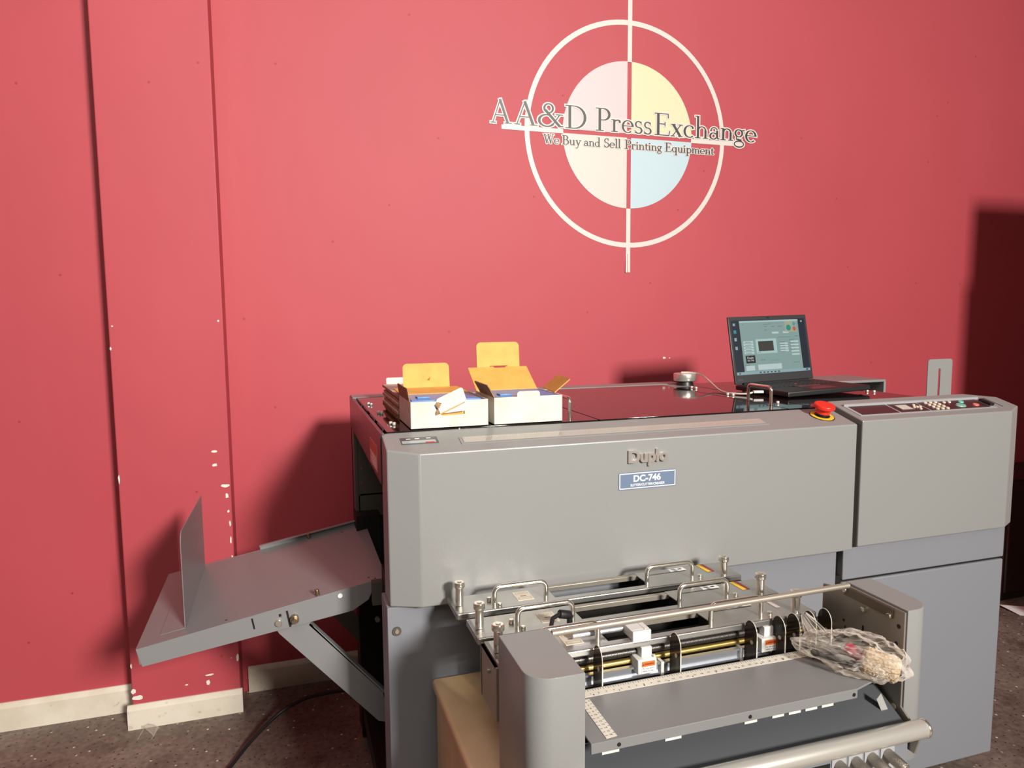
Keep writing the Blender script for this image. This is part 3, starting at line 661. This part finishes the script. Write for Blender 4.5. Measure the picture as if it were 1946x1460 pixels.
m = MB(); m.cyl((.43, 1.176, .750), (1.08, 1.176, .752), .0058, n=20); obj('lead_screw', m, BRASS, U)
m = MB()
m.cyl((.43, 1.178, .767), (1.08, 1.178, .767), .0062, n=14)
for i in range(215): x = .435+i*.003; m.cyl((x, 1.178, .767), (x+.0013, 1.178, .767), .0074, n=12)
obj('threaded_shaft', m, mat('dark_thread', (.16, .15, .14), .35, metal=.8), U)
m = MB(); m.cyl((.43, 1.172, .7345), (1.08, 1.172, .7345), .0045, n=16); obj('guide_rod', m, mat('blued_rod', (.05, .05, .055), .25, metal=.8), U)
m = MB(); m.box(.43, 1.075, 1.158, 1.168, .722, .7265); m.box(.43, 1.075, 1.164, 1.168, .7265, .742); m.box(.43, 1.075, 1.158, 1.168, .742, .7455); al = obj('slide_rail', m, ALU, U)
m = MB(); m.box(.43, 1.08, 1.20, 1.25, .60, .69); m.box(.43, 1.08, 1.12, 1.2, .60, .698); obj('mechanism_housing', m, DARK, U)
for x0 in (.612, .888):
    m = MB(); m.box(x0, x0+.040, 1.146, 1.182, .735, .764, .002); ca = obj('carriage', m, WHITEP, U)
    m = MB(); m.box(x0+.012, x0+.034, 1.155, 1.175, .764, .783, .001); m.cyl((x0+.036, 1.15, .764), (x0+.036, 1.15, .769), .002, n=10); obj('carriage_block', m, WHITEP, ca)
    m = MB(); m.box(x0+.008, x0+.035, 1.1452, 1.146, .7375, .7605); wl = obj('warning_sticker', m, WHITE, ca)
    m = MB(); m.box(x0+.008, x0+.035, 1.1446, 1.1452, .7505, .7605); obj('warning_band', m, ORANGE, ca)
    m = MB(); text_mb('WARNING', .0058, (x0+.0125, 1.1444, .7534), width=.021, bold=.0001, mb=m)
    m.quad((x0+.0088, 1.1444, .7533), (x0+.0118, 1.1444, .7533), (x0+.0103, 1.1444, .7572))
    text_mb('Do not touch', .0046, (x0+.009, 1.1449, .7452), width=.025, mb=m)
    text_mb('while in use', .0046, (x0+.009, 1.1449, .7402), width=.023, mb=m); obj('warning_print', m, INK, ca, smooth=0)
for x in (.667, .846, .47): # rail end blocks
    m = MB(); m.box(x, x+.006, 1.156, 1.172, .720, .7475); obj('rail_stop', m, WHITEP, U)
m = MB(); m.cyl((.43, 1.124, .855), (1.082, 1.130, .857), .0058, n=20); obj('cross_rod', m, mat('satin_rod', (.62, .55, .46), .34, metal=.7), U)
m = MB(); pth = []
P = [Vector(v) for v in ((.447, 1.18, .80), (.455, 1.20, .818), (.470, 1.225, .834), (.490, 1.236, .836), (.505, 1.238, .832))]
for i in range(len(P)-1):
    for k in range(6): pth.append(P[i].lerp(P[i+1], k/6))
pth.append(P[-1]); m.tube(pth, .0042, 10); m.cyl((.488, 1.236, .836), (.512, 1.240, .829), .0085, n=16, bev=.002); m.cyl((.512, 1.24, .829), (.512, 1.24, .80), .006)
obj('sensor_cable', m, RUBBER, U)
m = MB(); m.box(.44, 1.06, 1.255, 1.485, .62, .66); m.box(.44, .455, 1.26, 1.48, .6, .783); m.box(1.0, 1.01, 1.26, 1.48, .6, .783); obj('module_bed', m, DARK, U)

# ------------------------------------------------------------------ three tool modules
def make_module(label, yel=True):
    r = thing('tool_module', label, 'tool module', (.665, 1.431, .796), group='tool modules in a row')
    y0, y1, z = 1.388, 1.476, .796
    m = MB(); m.box(.32, .545, y0, y1, z-.003, z, .0006); m.box(.32, .328, y0, y1, z-.012, z)
    pl = obj('end_plate', m, STEEL, r)
    m = MB(); m.box(.775, 1.010, y0, y1, z-.003, z, .0006); pr = obj('end_plate', m, STEEL, r)
    m = MB(); m.box(.32, 1.010, y0-.004, y0+.016, z-.013, z+.0008, .003, 3); obj('front_bar', m, STEEL, r)
    m = MB(); m.box(.53, .79, y1-.013, y1, z-.012, z-.001, .001); obj('rear_bar', m, STEELD, r)
    m = MB(); m.box(.46, .97, y0+.036, y1-.012, z-.085, z-.028); m.box(.46, .54, y0+.036, y1-.012, z-.03, z-.004); m.box(.78, .97, y0+.036, y1-.012, z-.03, z-.004)
    obj('tool_housing', m, DARK, r)
    for a, b_ in ((.407, .524), (.771, .889)):
        m = MB(); m.tube(bow((a, 1.406, z), (b_, 1.406, z), .040, .014), .0052, 14); obj('handle', m, CHROME, r)
    for x, y in ((.340, 1.448), (.972, 1.402)):
        m = MB(); m.cyl((x, y, z), (x, y, z+.032), .0088, n=24); ts = obj('thumb_screw', m, CHROME, r)
        m = MB(); m.cyl((x, y, z+.032), (x, y, z+.045), .0122, n=24, bev=.0022); m.cyl((x, y, z+.045), (x, y, z+.0465), .005, n=6); obj('screw_head', m, CHROME, ts)
    for x, y in ((.402, 1.432), (.415, 1.396), (.908, 1.402)):
        m = MB(); m.cyl((x, y, z), (x, y, z+.008), .0052, n=16, bev=.001); obj('cap_screw', m, CHROME, r)
    m = MB(); m.box(.462, .499, 1.411, 1.457, z, z+.0006); st = obj('position_sticker', m, LAB, r)
    m = MB()
    for k in range(3): frame_rect2(m, .467+k*.010, .474+k*.010, 1.443, 1.452, .0006, z+.0009)
    frame_rect2(m, .466, .495, 1.414, 1.424, .0006, z+.0009); m.box(.474, .487, 1.4305, 1.4345, z+.0006, z+.0009)
    obj('sticker_print', m, mat('brown_ink', (.25, .19, .14), .6), st, smooth=0)
    m = MB(); m.box(.863, .905, 1.459, 1.474, z, z+.0006); s2 = obj('code_sticker', m, WHITE, r)
    m = MB(); m.box(.887, .896, 1.463, 1.469, z+.0006, z+.0008); m.box(.869, .880, 1.465, 1.467, z+.0006, z+.0008); obj('sticker_print', m, INK, s2)
    m = MB(); m.box(.326, .338, y0+.034, y0+.037, z-.001, z+.0004); obj('slot', m, BLACK, pl)
    m = MB(); m.box(.80, .90, y1-.024, y1-.021, z-.001, z+.0004); obj('slot', m, BLACK, pr)
    if yel:
        m = MB(); m.quad((.944, 1.427, z+.0006), (.955, 1.427, z+.0006), (.954, 1.476, z+.0006), (.943, 1.476, z+.0006)); obj('yellow_stripe', m, YEL, r)
        m = MB(); m.quad((.955, 1.427, z+.0006), (.964, 1.427, z+.0006), (.963, 1.476, z+.0006), (.954, 1.476, z+.0006)); obj('red_stripe', m, RED, r)
    return r
def frame_rect2(mb, x0, x1, y0, y1, t, z):
    for a in ((x0, x1, y0, y0+t), (x0, x1, y1-t, y1), (x0, x0+t, y0+t, y1-t), (x1-t, x1, y0+t, y1-t)):
        mb.quad((a[0], a[2], z), (a[1], a[2], z), (a[1], a[3], z), (a[0], a[3], z))
T0 = make_module('steel tool module with two handles nearest the big machine front')
T2m = copy_tree(T0); T2m.location = (.677, 1.310, .796); T2m['label'] = 'steel tool module, middle one of three, red and yellow stripes clear of the rod'
T3m = copy_tree(T0); T3m.location = (.685, 1.205, .796); T3m['label'] = 'steel tool module behind the smoked paper guides, half hidden under the rod'
for ch in list(T3m.children):
    if ch.name.startswith('red_stripe'): bpy.data.objects.remove(ch)
    elif ch.name.startswith('yellow_stripe'): ch.data = ch.data.copy(); ch.data.materials[0] = mat('faded_stripe', (.66, .58, .55), .5); ch.name = 'pale_stripe'
    elif ch.name.startswith('code_sticker'): ch.location.x -= .0
m = MB(); m.box(.607, .646, 1.165, 1.205, .797, .8155, .002); m.box(.634, .637, 1.163, 1.206, .8153, .8162)
m.box(.607, .646, 1.158, 1.166, .79, .8155, .002)
o = obj('clip', m, WHITEP, T3m, origin=tuple(T3m.location)); o['label'] = 'white plastic clip'
m = MB(); m.cyl((.50, 1.20, .806), (.607, 1.20, .806), .006, n=16); obj('clip_rod', m, ALU, T3m, origin=tuple(T3m.location))

# ------------------------------------------------------------------ laptop
lt = thing('laptop', 'open black laptop with a program window on screen, on the machine top', 'laptop', (1.459, 1.793, 1.1535), (R(0), R(-1.0), R(5)), local=True)
LW, LD, LH = .345, .240, .232
LAPB = mat('laptop_shell', (.014, .014, .015), .5); LAPD = mat('laptop_bezel', (.028, .028, .030), .45)
m = MB(); m.box(0, LW, 0, LD, 0, .0165, .004, 2); ba = obj('base', m, LAPB, lt)
m = MB(); m.box(.002, LW-.002, 0, LD, 0, .001)
for i, (x, y) in enumerate(((.02, .02), (LW-.02, .02), (.02, LD-.02), (LW-.02, LD-.02))):
    mb = MB(); mb.cyl((x, y, -.003+.0 if x < .1 else -.003), (x, y, .001), .006, n=12); obj('rubber_foot', mb, RUBBER, ba)
m = MB()
for rI in range(6):
    y = .112+rI*.0175; n = 14
    for k in range(n):
        w = .0195; x = .032+k*.0202
        m.box(x, x+w-.003, y, y+.0145, .0165, .0182, .0004, 1)
m.box(.12, .22, .096, .1085, .0165, .0182, .0004, 1); obj('keyboard', m, mat('key_black', (.028, .027, .027), .5), ba)
m = MB(); m.cyl((.172, .148, .0165), (.172, .148, .0195), .004, n=12); obj('pointing_nub', m, RED, ba)
m = MB(); m.box(.12, .225, .02, .078, .0165, .0168); m.box(.125, .22, .081, .091, .0165, .018); obj('touchpad', m, mat('touchpad', (.035, .034, .034), .3), ba)
m = MB(); m.box(.125, .22, .0905, .0915, .0178, .0184); obj('red_line', m, RED, ba)
m = MB(); m.cyl((.03, LD-.004, .016), (LW-.03, LD-.004, .016), .006, n=14); obj('hinge', m, LAPB, lt)
LM = Matrix.Translation((0, LD-.002, .016)) @ Matrix.Rotation(R(-11), 4, 'X')
m = MB(); m.box(0, LW, .0, .0075, .002, LH, .003, 2, M=LM); ld = obj('lid', m, LAPD, lt)
def emis(name, c, s=1.0):
    return mat(name, c, .4, emit=s)
def scr(x0, x1, z0, z1, lift, mb=None):
    mb = mb or MB(); q = [LM @ Vector(p) for p in ((x0, -lift, z0), (x1, -lift, z0), (x1, -lift, z1), (x0, -lift, z1))]; mb.quad(*q); return mb
SX0, SX1, SZ0, SZ1 = .0105, LW-.0105, .032, LH-.013
sw, sh = SX1-SX0, SZ1-SZ0
X = lambda u: SX0+u*sw
Zs = lambda v: SZ0+v*sh
scn = obj('screen', scr(SX0, SX1, SZ0, SZ1, .0004), emis('screen_desktop', lin(22, 34, 52), .8), lt, smooth=0)
def ui(nm, rects, c, lift, s=.8):
    mb = MB()
    for a in rects: scr(X(a[0]), X(a[1]), Zs(a[2]), Zs(a[3]), lift, mb)
    return obj(nm, mb, emis('ui_'+nm+'_%d' % len(rects), c, s), scn, smooth=0)
ui('taskbar', [(0, 1, 0, .052)], lin(150, 178, 184), .0006)
ui('program_window', [(.105, .905, .052, .985)], lin(140, 168, 164), .0006)
ui('window_bar', [(.105, .905, .955, .985)], lin(182, 205, 205), .0007)
ui('preview_page', [(.295, .575, .37, .64)], lin(178, 208, 206), .0007)
ui('preview_sheet', [(.325, .53, .415, .60)], lin(62, 60, 55), .0008)
for fr_ in ([(.13, .26, .575-.05*k, .612-.05*k) for k in range(5)]+[(.62, .73, .52-.045*k, .552-.045*k) for k in range(4)]+[(.77, .88, .55-.06*k, .58-.06*k) for k in range(5)]
   +[(.13, .245, .07, .16), (.29, .61, .07, .17), (.53, .62, .73, .765), (.68, .76, .73, .765)]):
    ui('input_field', [fr_], lin(196, 216, 214), .0008)
ui('caption', [(.15, .23, .585-.05*k, .593-.05*k) for k in range(5)]+[(.62, .69, .565-.045*k, .571-.045*k) for k in range(5)]+[(.75, .83, .60-.06*k, .606-.06*k) for k in range(4)]
   +[(.43, .47, .86, .867), (.53, .57, .86, .867), (.62, .68, .86, .867), (.43, .47, .80, .807), (.33, .40, .25, .257), (.45, .60, .235, .238), (.14, .16, .915, .92), (.42, .53, .91, .915), (.12, .19, .17, .175), (.78, .86, .17, .175), (.31, .35, .39, .396), (.60, .78, .655, .66), (.84, .88, .665, .672)], lin(70, 92, 92), .001)
ui('control_box', [(.715, .875, .75, .955)], lin(170, 178, 150), .0008)
for nm, u, v, r, c in (('green_dot', .765, .83, .024, lin(40, 150, 130)), ('blue_dot', .845, .90, .016, lin(80, 160, 180)), ('red_dot', .845, .81, .017, lin(205, 95, 85))):
    mb = MB(); vs = [mb.bm.verts.new(LM @ Vector((X(u)+r*.45*math.cos(2*PI*k/24), -.001, Zs(v)+r*.45*math.sin(2*PI*k/24)))) for k in range(24)]; mb.bm.faces.new(vs)
    obj(nm, mb, emis(nm, c, .8), scn, smooth=0)
ui('logo_tile', [(.14, .265, .205, .345)], lin(14, 16, 18), .0009)
mb = MB(); q = LM.to_3x3()
text_mb('Duplo', .0105, LM @ Vector((X(.16), -.0012, Zs(.285))), q @ Vector((1, 0, 0)), q @ Vector((0, 0, 1)), mb=mb, width=.027)
text_mb('DC-746', .008, LM @ Vector((X(.16), -.0012, Zs(.240))), q @ Vector((1, 0, 0)), q @ Vector((0, 0, 1)), mb=mb, width=.027)
obj('tile_lettering', mb, emis('tile_white', (.8, .85, .85), .8), scn, smooth=0)
ui('desktop_icon', [(.02, .05, .90, .945), (.02, .05, .62, .68), (.02, .05, .46, .52), (.94, .965, .93, .96)], lin(150, 175, 185), .0008)
ui('browser_icon', [(.02, .055, .76, .82)], lin(40, 150, 165), .0008)
ui('taskbar_icon', [(.30+.05*k, .325+.05*k, .012, .038) for k in range(6)]+[(.03, .05, .012, .038), (.94, .97, .012, .04)], lin(60, 84, 92), .0008)
m = MB(); m.box(LW/2-.006, LW/2+.006, -.0006, .0005, LH-.0085, LH-.0045, M=LM); obj('webcam', m, BLACK, ld)
m = MB(); m.box(.012, .034, -.0004, .001, .012, .019, M=LM); obj('lid_badge', m, mat('badge', (.06, .06, .065), .3), ld)

# ------------------------------------------------------------------ metal puck and its cable
pk = thing('metal_puck', 'round chrome puck at the rear corner of the machine top', 'puck', (1.385, 2.262, 1.150))
m = MB(); m.cyl((1.385, 2.262, 1.150), (1.385, 2.262, 1.165), .032, .028, 32); obj('base', m, BLACK, pk)
m = MB(); m.cyl((1.385, 2.262, 1.166), (1.385, 2.262, 1.193), .041, .041, 40, bev=.003); obj('cap', m, mat('bright_steel', (.80, .76, .70), .28, metal=.75), pk)
def smooth_path(P, k=8):
    P = [Vector(p) for p in P]; out = []
    for i in range(len(P)-1):
        a, b_, c, d = P[max(i-1, 0)], P[i], P[i+1], P[min(i+2, len(P)-1)]
        for j in range(k):
            t = j/k; out.append(.5*((2*b_)+(c-a)*t+(2*a-5*b_+4*c-d)*t*t+(3*b_-a-3*c+d)*t**3))
    out.append(P[-1]); return out
uc = thing('usb_cable', 'white cable looping from the chrome puck to the laptop', 'cable', (1.40, 2.15, 1.155))
m = MB(); m.tube(smooth_path([(1.378, 2.275, 1.1955), (1.405, 2.25, 1.1955), (1.425, 2.215, 1.190), (1.405, 2.12, 1.168), (1.37, 2.02, 1.156), (1.36, 1.95, 1.1545), (1.385, 1.905, 1.156), (1.405, 1.893, 1.161)]), .0032, 8)
obj('cord', m, mat('cable_white', (.74, .66, .58), .4), uc)
m = MB(); m.box(-.016, .016, -.006, .006, -.004, .004, .0015, M=Matrix.Translation((1.4205, 1.887, 1.163)) @ Matrix.Rotation(R(-15), 4, 'Z')); obj('plug', m, WHITEP, uc)

# ------------------------------------------------------------------ cartons on the machine top
ZT = 1.1505
def wallpanel(mb, p, t):  # thin panel from 4 corner points, thickness t along its normal
    a, b_, c, d = [Vector(v) for v in p]; n = (b_-a).cross(d-a).normalized()*t
    v = [mb.bm.verts.new(q) for q in (a, b_, c, d, a+n, b_+n, c+n, d+n)]
    for f in ((3, 2, 1, 0), (4, 5, 6, 7), (0, 1, 5, 4), (1, 2, 6, 5), (2, 3, 7, 6), (3, 0, 4, 7)): mb.bm.faces.new([v[i] for i in f])
    return mb
def flap_outline(w, h, r):
    pts = [(0, 0), (w, 0)]
    for k in range(6): a = R(90*k/5); pts.append((w-r+r*math.cos(a), h-r+r*math.sin(a)))
    for k in range(6): a = R(90+90*k/5); pts.append((r+r*math.cos(a), h-r+r*math.sin(a)))
    return pts
def flap(name, w, h, r, org, u, v, mt, parent, t=.0022, inner=None):
    u, v = Vector(u).normalized(), Vector(v).normalized(); n = u.cross(v)
    M = Matrix(((u.x, v.x, n.x, org[0]), (u.y, v.y, n.y, org[1]), (u.z, v.z, n.z, org[2]), (0, 0, 0, 1)))
    m = MB(); m.prism(flap_outline(w, h, r), 'z', -t, 0, M=M); return obj(name, m, mt, parent)
def carton(x0, x1, y0, y1, h, notch, label, cat='box'):
    r = thing('white_carton', label, cat, ((x0+x1)/2, (y0+y1)/2, ZT))
    t = .0025
    m = MB(); m.box(x0, x1, y1-t, y1, ZT, ZT+h); m.box(x0, x0+t, y0+t, y1-t, ZT, ZT+h); m.box(x1-t, x1, y0+t, y1-t, ZT, ZT+h); m.box(x0, x1, y0, y1, ZT, ZT+.002)
    if notch:
        a, b_, zb = notch
        pts = [(x0, ZT), (x1, ZT), (x1, ZT+h), (b_, ZT+h), (b_, ZT+zb), (a+.012, ZT+zb-.002), (a+.004, ZT+zb+.006), (a-.004, ZT+zb+.018), (a, ZT+h), (x0, ZT+h)]
    else: pts = [(x0, ZT), (x1, ZT), (x1, ZT+h), (x0, ZT+h)]
    m.prism(pts, 'y', y0, y0+t); obj('carton_body', m, CARTW, r)
    m = MB(); m.box(x0+t, x1-t, y0+t, y1-t-.001, ZT+.002, ZT+.003); wallpanel(m, ((x0+t, y1-t-.0004, ZT+.003), (x1-t, y1-t-.0004, ZT+.003), (x1-t, y1-t-.0004, ZT+h), (x0+t, y1-t-.0004, ZT+h)), .0003)
    obj('carton_lining', m, KRAFT, r)
    return r
H1, H2 = .064, .066
B1 = carton(.271, .456, 1.614, 1.785, H1, (.332, .3985, .031), 'open white carton with torn front notch, left of the two')
flap('lid', .176, .128, .002, (.276, 1.785, ZT+H1), (1, 0, 0), (0, 1, .02), KRAFT, B1)
fl = flap('tuck_flap', .128, .076, .012, (.302, 1.908, ZT+H1-.008), (1, 0, 0), (0, .12, 1), KRAFT, B1)
m = MB(); text_mb('4', .016, (.366, 1.9115, ZT+.082), mb=m, bold=.0003, shear=.4); obj('pencil_mark', m, mat('pencil', (.32, .14, .03), .8), fl, smooth=0)
flap('side_flap', .150, .030, .008, (.2705, 1.780, ZT+H1), (0, -1, 0), (-.15, 0, 1), KRAFTD, B1)
m = MB(); wallpanel(m, ((.300, 1.66, ZT+.0665), (.338, 1.66, ZT+.0665), (.338, 1.75, ZT+.0665), (.300, 1.75, ZT+.0665)), .001)
m = MB(); m.box(.338, .397, 1.6168, 1.6178, ZT+.004, ZT+.058); obj('kraft_layer', m, KRAFT, B1)
flap('torn_flap', .070, .034, .006, (.338, 1.606, ZT+.036), (1, .05, .42), (-.25, .25, 1), CARTW, B1)
m = MB(); pts = [(.334, .030), (.345, .034), (.348, .040), (.342, .049), (.347, .058), (.337, .060), (.331, .054), (.338, .045), (.333, .037)]
m.prism([(a-.004, b_+ZT+.002) for a, b_ in pts], 'y', 1.609, 1.613); obj('torn_edge', m, KRAFTD, B1)
m = MB(); m.prism([(.346, ZT+.036), (.396, ZT+.040), (.400, ZT+.060), (.37, ZT+.046)], 'y', 1.606, 1.608); obj('paper_layer', m, mat('thin_paper', (.72, .72, .71), .6), B1)
B2 = carton(.471, .645, 1.613, 1.785, H2, None, 'open white carton with tucked front tab and tall kraft lid')
lo = Vector((.473, 1.785, ZT+H2)); lv = Vector((-.0, .085, .052))
flap('lid', .168, .102, .003, lo, (1, 0, 0), lv, KRAFT, B2)
tp = lo+lv.normalized()*.102
fl = flap('tuck_flap', .122, .068, .012, tp+Vector((.026, 0, 0)), (1, 0, 0), (0, .10, 1), KRAFT, B2)
m = MB(); q = tp+Vector((.062, -.0008, .0012)); m.box(q.x, q.x+.05, q.y, q.y+.0005, q.z, q.z+.0022)
vs = [m.bm.verts.new((q.x+.028+.017*math.cos(PI+PI*k/10), q.y-.0006-.004*math.sin(PI*k/10), q.z+.001-.009*math.sin(PI*k/10))) for k in range(11)]; m.bm.faces.new(vs)
obj('lock_slot', m, mat('slot_red', (.30, .04, .04), .8), fl)
flap('side_flap', .125, .034, .006, (.4715, 1.740, ZT+H2), (0, -1, 0), (-.55, 0, 1), KRAFTD, B2)
flap('side_flap', .125, .052, .006, (.6445, 1.660, ZT+H2), (.12, 1, 0), (.75, -.1, .62), KRAFT, B2)
m = MB(); m.prism(flap_outline(.058, .046, .007), 'z', -.001, 0, M=Matrix(((1, 0, 0, .529), (0, 0, -1, 1.6128), (0, 1, 0, ZT+.033), (0, 0, 0, 1)))); obj('front_tab', m, CARTW, B2)
def tray_in(x0, x1, y0, y1, h, label):
    m = MB(); m.box(x0, x1, y0, y1, ZT+.0035, ZT+h, .003); m.box(x0+.02, x0+.05, y0+.03, y0+.06, ZT+h, ZT+h+.004, .001)
    single('blue_insert', m, BLUE, ((x0+x1)/2, (y0+y1)/2, ZT+.0035), label, 'insert')
tray_in(.279, .449, 1.65, 1.775, .0635, 'blue plastic insert inside the carton with the torn front')
tray_in(.477, .639, 1.62, 1.778, .0655, 'blue plastic insert inside the carton with the front tab')
# flattened cartons
for i in range(7):
    x0, y0 = .278+.004*(i % 3), 1.875-.003*i
    m = MB(); m.box(x0, x0+.17, y0, 2.16-.004*(i % 2), ZT+i*.0078, ZT+i*.0078+.0066)
    lab = 'flat white cardboard carton on top of the stack behind the left carton' if i == 6 else 'flattened cardboard carton within the stack behind the left carton'
    r = thing('flattened_carton', lab, 'cardboard', (x0+.08, 2.0, ZT+i*.0078), group='stack of flattened cartons')
    obj('corrugated_sheet', m, mat('corrugated', (.62, .40, .24), .8, col2=(.34, .19, .10), vscale=60), r)
    m = MB(); m.box(x0+.0005, x0+.1695, y0+.0005, 2.155, ZT+i*.0078+.0066, ZT+i*.0078+.0070); obj('white_face', m, mat('pinkish_white', (.70, .62, .55), .6), r)
    if i in (3, 6): flap('loose_flap', .09, .02, .005, (x0+.012, 2.155, ZT+i*.0078+.0072) if i == 6 else (x0+.012, 2.1615, ZT+i*.0078+.003), (1, 0, 0), (0, .3, 1), MATS['pinkish_white'], r)

# ------------------------------------------------------------------ plastic bag and what is in it
a0, a1 = Vector((.93, 1.085, .768)), Vector((1.058, .985, .772))
def bagmesh(center, axis, L, W, H, seed, tail):
    b = bmesh.new(); bmesh.ops.create_icosphere(b, subdivisions=5, radius=1)
    ax = axis.normalized(); sd = ax.cross(Vector((0, 0, 1))).normalized(); up = sd.cross(ax)
    for v in b.verts:
        p = v.co.copy(); t = p.x
        w = 1.0-.45*max(0, -t)**1.2+.05*math.sin(3*t)
        q = Vector((p.x*L, p.y*W*w, p.z*H*w))
        nz = noise.noise(Vector((p.x*2.2+seed, p.y*2.2, p.z*2.2)))
        rd = 1-abs(noise.noise(Vector((p.x*3.6+seed, p.y*4.6+3, p.z*4.6)))); r2 = 1-abs(noise.noise(Vector((p.x*8+seed*2, p.y*9, p.z*9+5))))
        k = 1+.30*nz+.42*(rd-.75)+.22*(r2-.75)
        q = Vector((q.x*(1+.22*nz), q.y*k, q.z*k)); v.co = center+ax*q.x+sd*q.y+up*q.z
        v.co.x = min(v.co.x, 1.0745-.001*abs(nz))
        fl = .7475 if v.co.y > .975 else .722
        if v.co.z < fl: v.co.z = fl+abs(nz)*.002
    for f in b.faces: f.smooth = True
    me = bpy.data.meshes.new('t'); b.to_mesh(me); b.free(); mb = MB(); mb.bm.from_mesh(me); bpy.data.meshes.remove(me); return mb
bg = thing('plastic_bag', 'crumpled clear plastic bag lying on the right end of the ruled tray', 'bag', (1.0, 1.04, .746))
obj('bag_film', bagmesh(Vector((.992, 1.022, .777)), Vector((.13, -.112, -.016)), .104, .046, .038, 2.3, 0), POLY, bg, smooth=22)
m = MB(); b = bmesh.new(); bmesh.ops.create_cone(b, cap_ends=False, segments=12, radius1=.026, radius2=.008, depth=.06)
for e_ in range(3): bmesh.ops.subdivide_edges(b, edges=[e for e in b.edges], cuts=1) if e_ < 2 else None
for v in b.verts: v.co += Vector((noise.noise(v.co*90), noise.noise(v.co*80+Vector((3, 1, 2))), 0))*.006
d_ = Vector((-.35, .35, .75)); m._merge(b, Matrix.Translation((.955, 1.085, .805)) @ d_.to_track_quat('Z', 'Y').to_matrix().to_4x4()); obj('gathered_neck', m, POLY, bg, smooth=28)
def fuzzy(mb_pts, p0, p1, r, amp):
    mb = MB(); b = bmesh.new(); bmesh.ops.create_icosphere(b, subdivisions=5, radius=1); p0, p1 = Vector(p0), Vector(p1); d = p1-p0
    Mx = Matrix.Translation((p0+p1)/2) @ d.to_track_quat('Z', 'Y').to_matrix().to_4x4()
    for v in b.verts:
        s_ = 1/max(abs(v.co.z), (v.co.x**2+v.co.y**2)**.5, .75); p = v.co*min(s_, 1.25)
        f = 1+amp*(noise.noise(v.co*30)+.5*noise.noise(v.co*11))
        v.co = Vector((p.x*r*f, p.y*r*f, p.z*d.length/2*.95))
    mb._merge(b, Mx); return mb
m = fuzzy(None, (1.004, 1.012, .772), (1.049, .962, .760), .0245, .09)
ROLL = 1
single('roller_cover', m, mat('fleece', (.74, .60, .42), .95, bump=1.0, bscale=260, col2=(.56, .42, .27), vscale=120), (1.032, .983, .765), 'cream fleecy roller cover inside the clear plastic bag', 'roller')
m = MB(); m.box(-.022, .022, -.010, .010, -.008, .008, .004, 3, M=Matrix.Translation((1.003, 1.022, .775)) @ Matrix.Rotation(R(-60), 4, 'Z') @ Matrix.Rotation(R(25), 4, 'Y'))
single('red_fitting', m, mat('crimson_plastic', (.45, .03, .07), .35), (1.003, 1.022, .775), 'red plastic fitting inside the clear plastic bag', 'fitting')
m = MB(); m.tube(smooth_path([(.948, 1.074, .757), (.962, 1.055, .763), (.972, 1.04, .758), (.984, 1.02, .762), (.992, 1.005, .756)]), .009, 10)
single('black_rod', m, BLACK, (.97, 1.04, .757), 'dark rod-shaped item inside the clear plastic bag', 'rod')

# ------------------------------------------------------------------ on the floor, at the right
m = MB(); m.tube(smooth_path([(-.33, 2.05, .0065), (-.27, 2.17, .0065), (-.215, 2.262, .0065), (-.15, 2.372, .022), (-.066, 2.452, .052), (.004, 2.452, .084), (.057, 2.436, .104), (.145, 2.41, .120), (.24, 2.38, .13)]), .0063, 10)
single('power_cable', m, RUBBER, (-.1, 2.4, .006), 'black power cable curving from the floor up behind the machine', 'cable')
m = MB()
for p, q in (((-.52, 2.53, .001), (-.50, 2.555, .028)), ((-.505, 2.555, .030), (-.47, 2.53, .002)), ((-.49, 2.57, .026), (-.455, 2.545, .022)), ((-.462, 2.548, .022), (-.475, 2.515, .002))):
    m.tube([p, (Vector(p)+Vector(q))/2+Vector((.002, 0, .002)), q], .0013, 6)
wallpanel(m, ((-.505, 2.552, .029), (-.49, 2.572, .027), (-.455, 2.546, .022), (-.47, 2.53, .004)), .0006)
single('plastic_scrap', m, POLY, (-.485, 2.545, 0), 'clear plastic scrap lying by the pilaster baseboard', 'scrap')
m = MB(); wallpanel(m, ((3.20, 2.30, .002), (3.34, 2.22, .002), (3.42, 2.30, .002), (3.20, 2.40, .012)), .0012)
single('paper_sheet', m, WHITE, (3.2, 2.3, .002), 'white paper lying on the floor at the far right by the wall', 'paper')
dc = thing('dark_cabinet', 'dark brown cabinet at the right edge, standing by the red wall behind the console', 'cabinet', (3.8, 2.58, 0))
m = MB(); m.box(3.285, 4.3, 2.455, 2.735, 0, .60, .004); obj('body', m, mat('dark_brown_metal', (.03, .018, .014), .4), dc)
m = MB(); m.box(3.288, 3.78, 2.440, 2.4545, .04, .585, .003); dr = obj('door', m, MATS['dark_brown_metal'], dc)
m = MB(); m.box(3.70, 3.715, 2.42, 2.44, .3, .42, .003); obj('handle', m, BLACK, dr)
for o in bpy.data.objects:
    if '_o' in o: del o['_o']
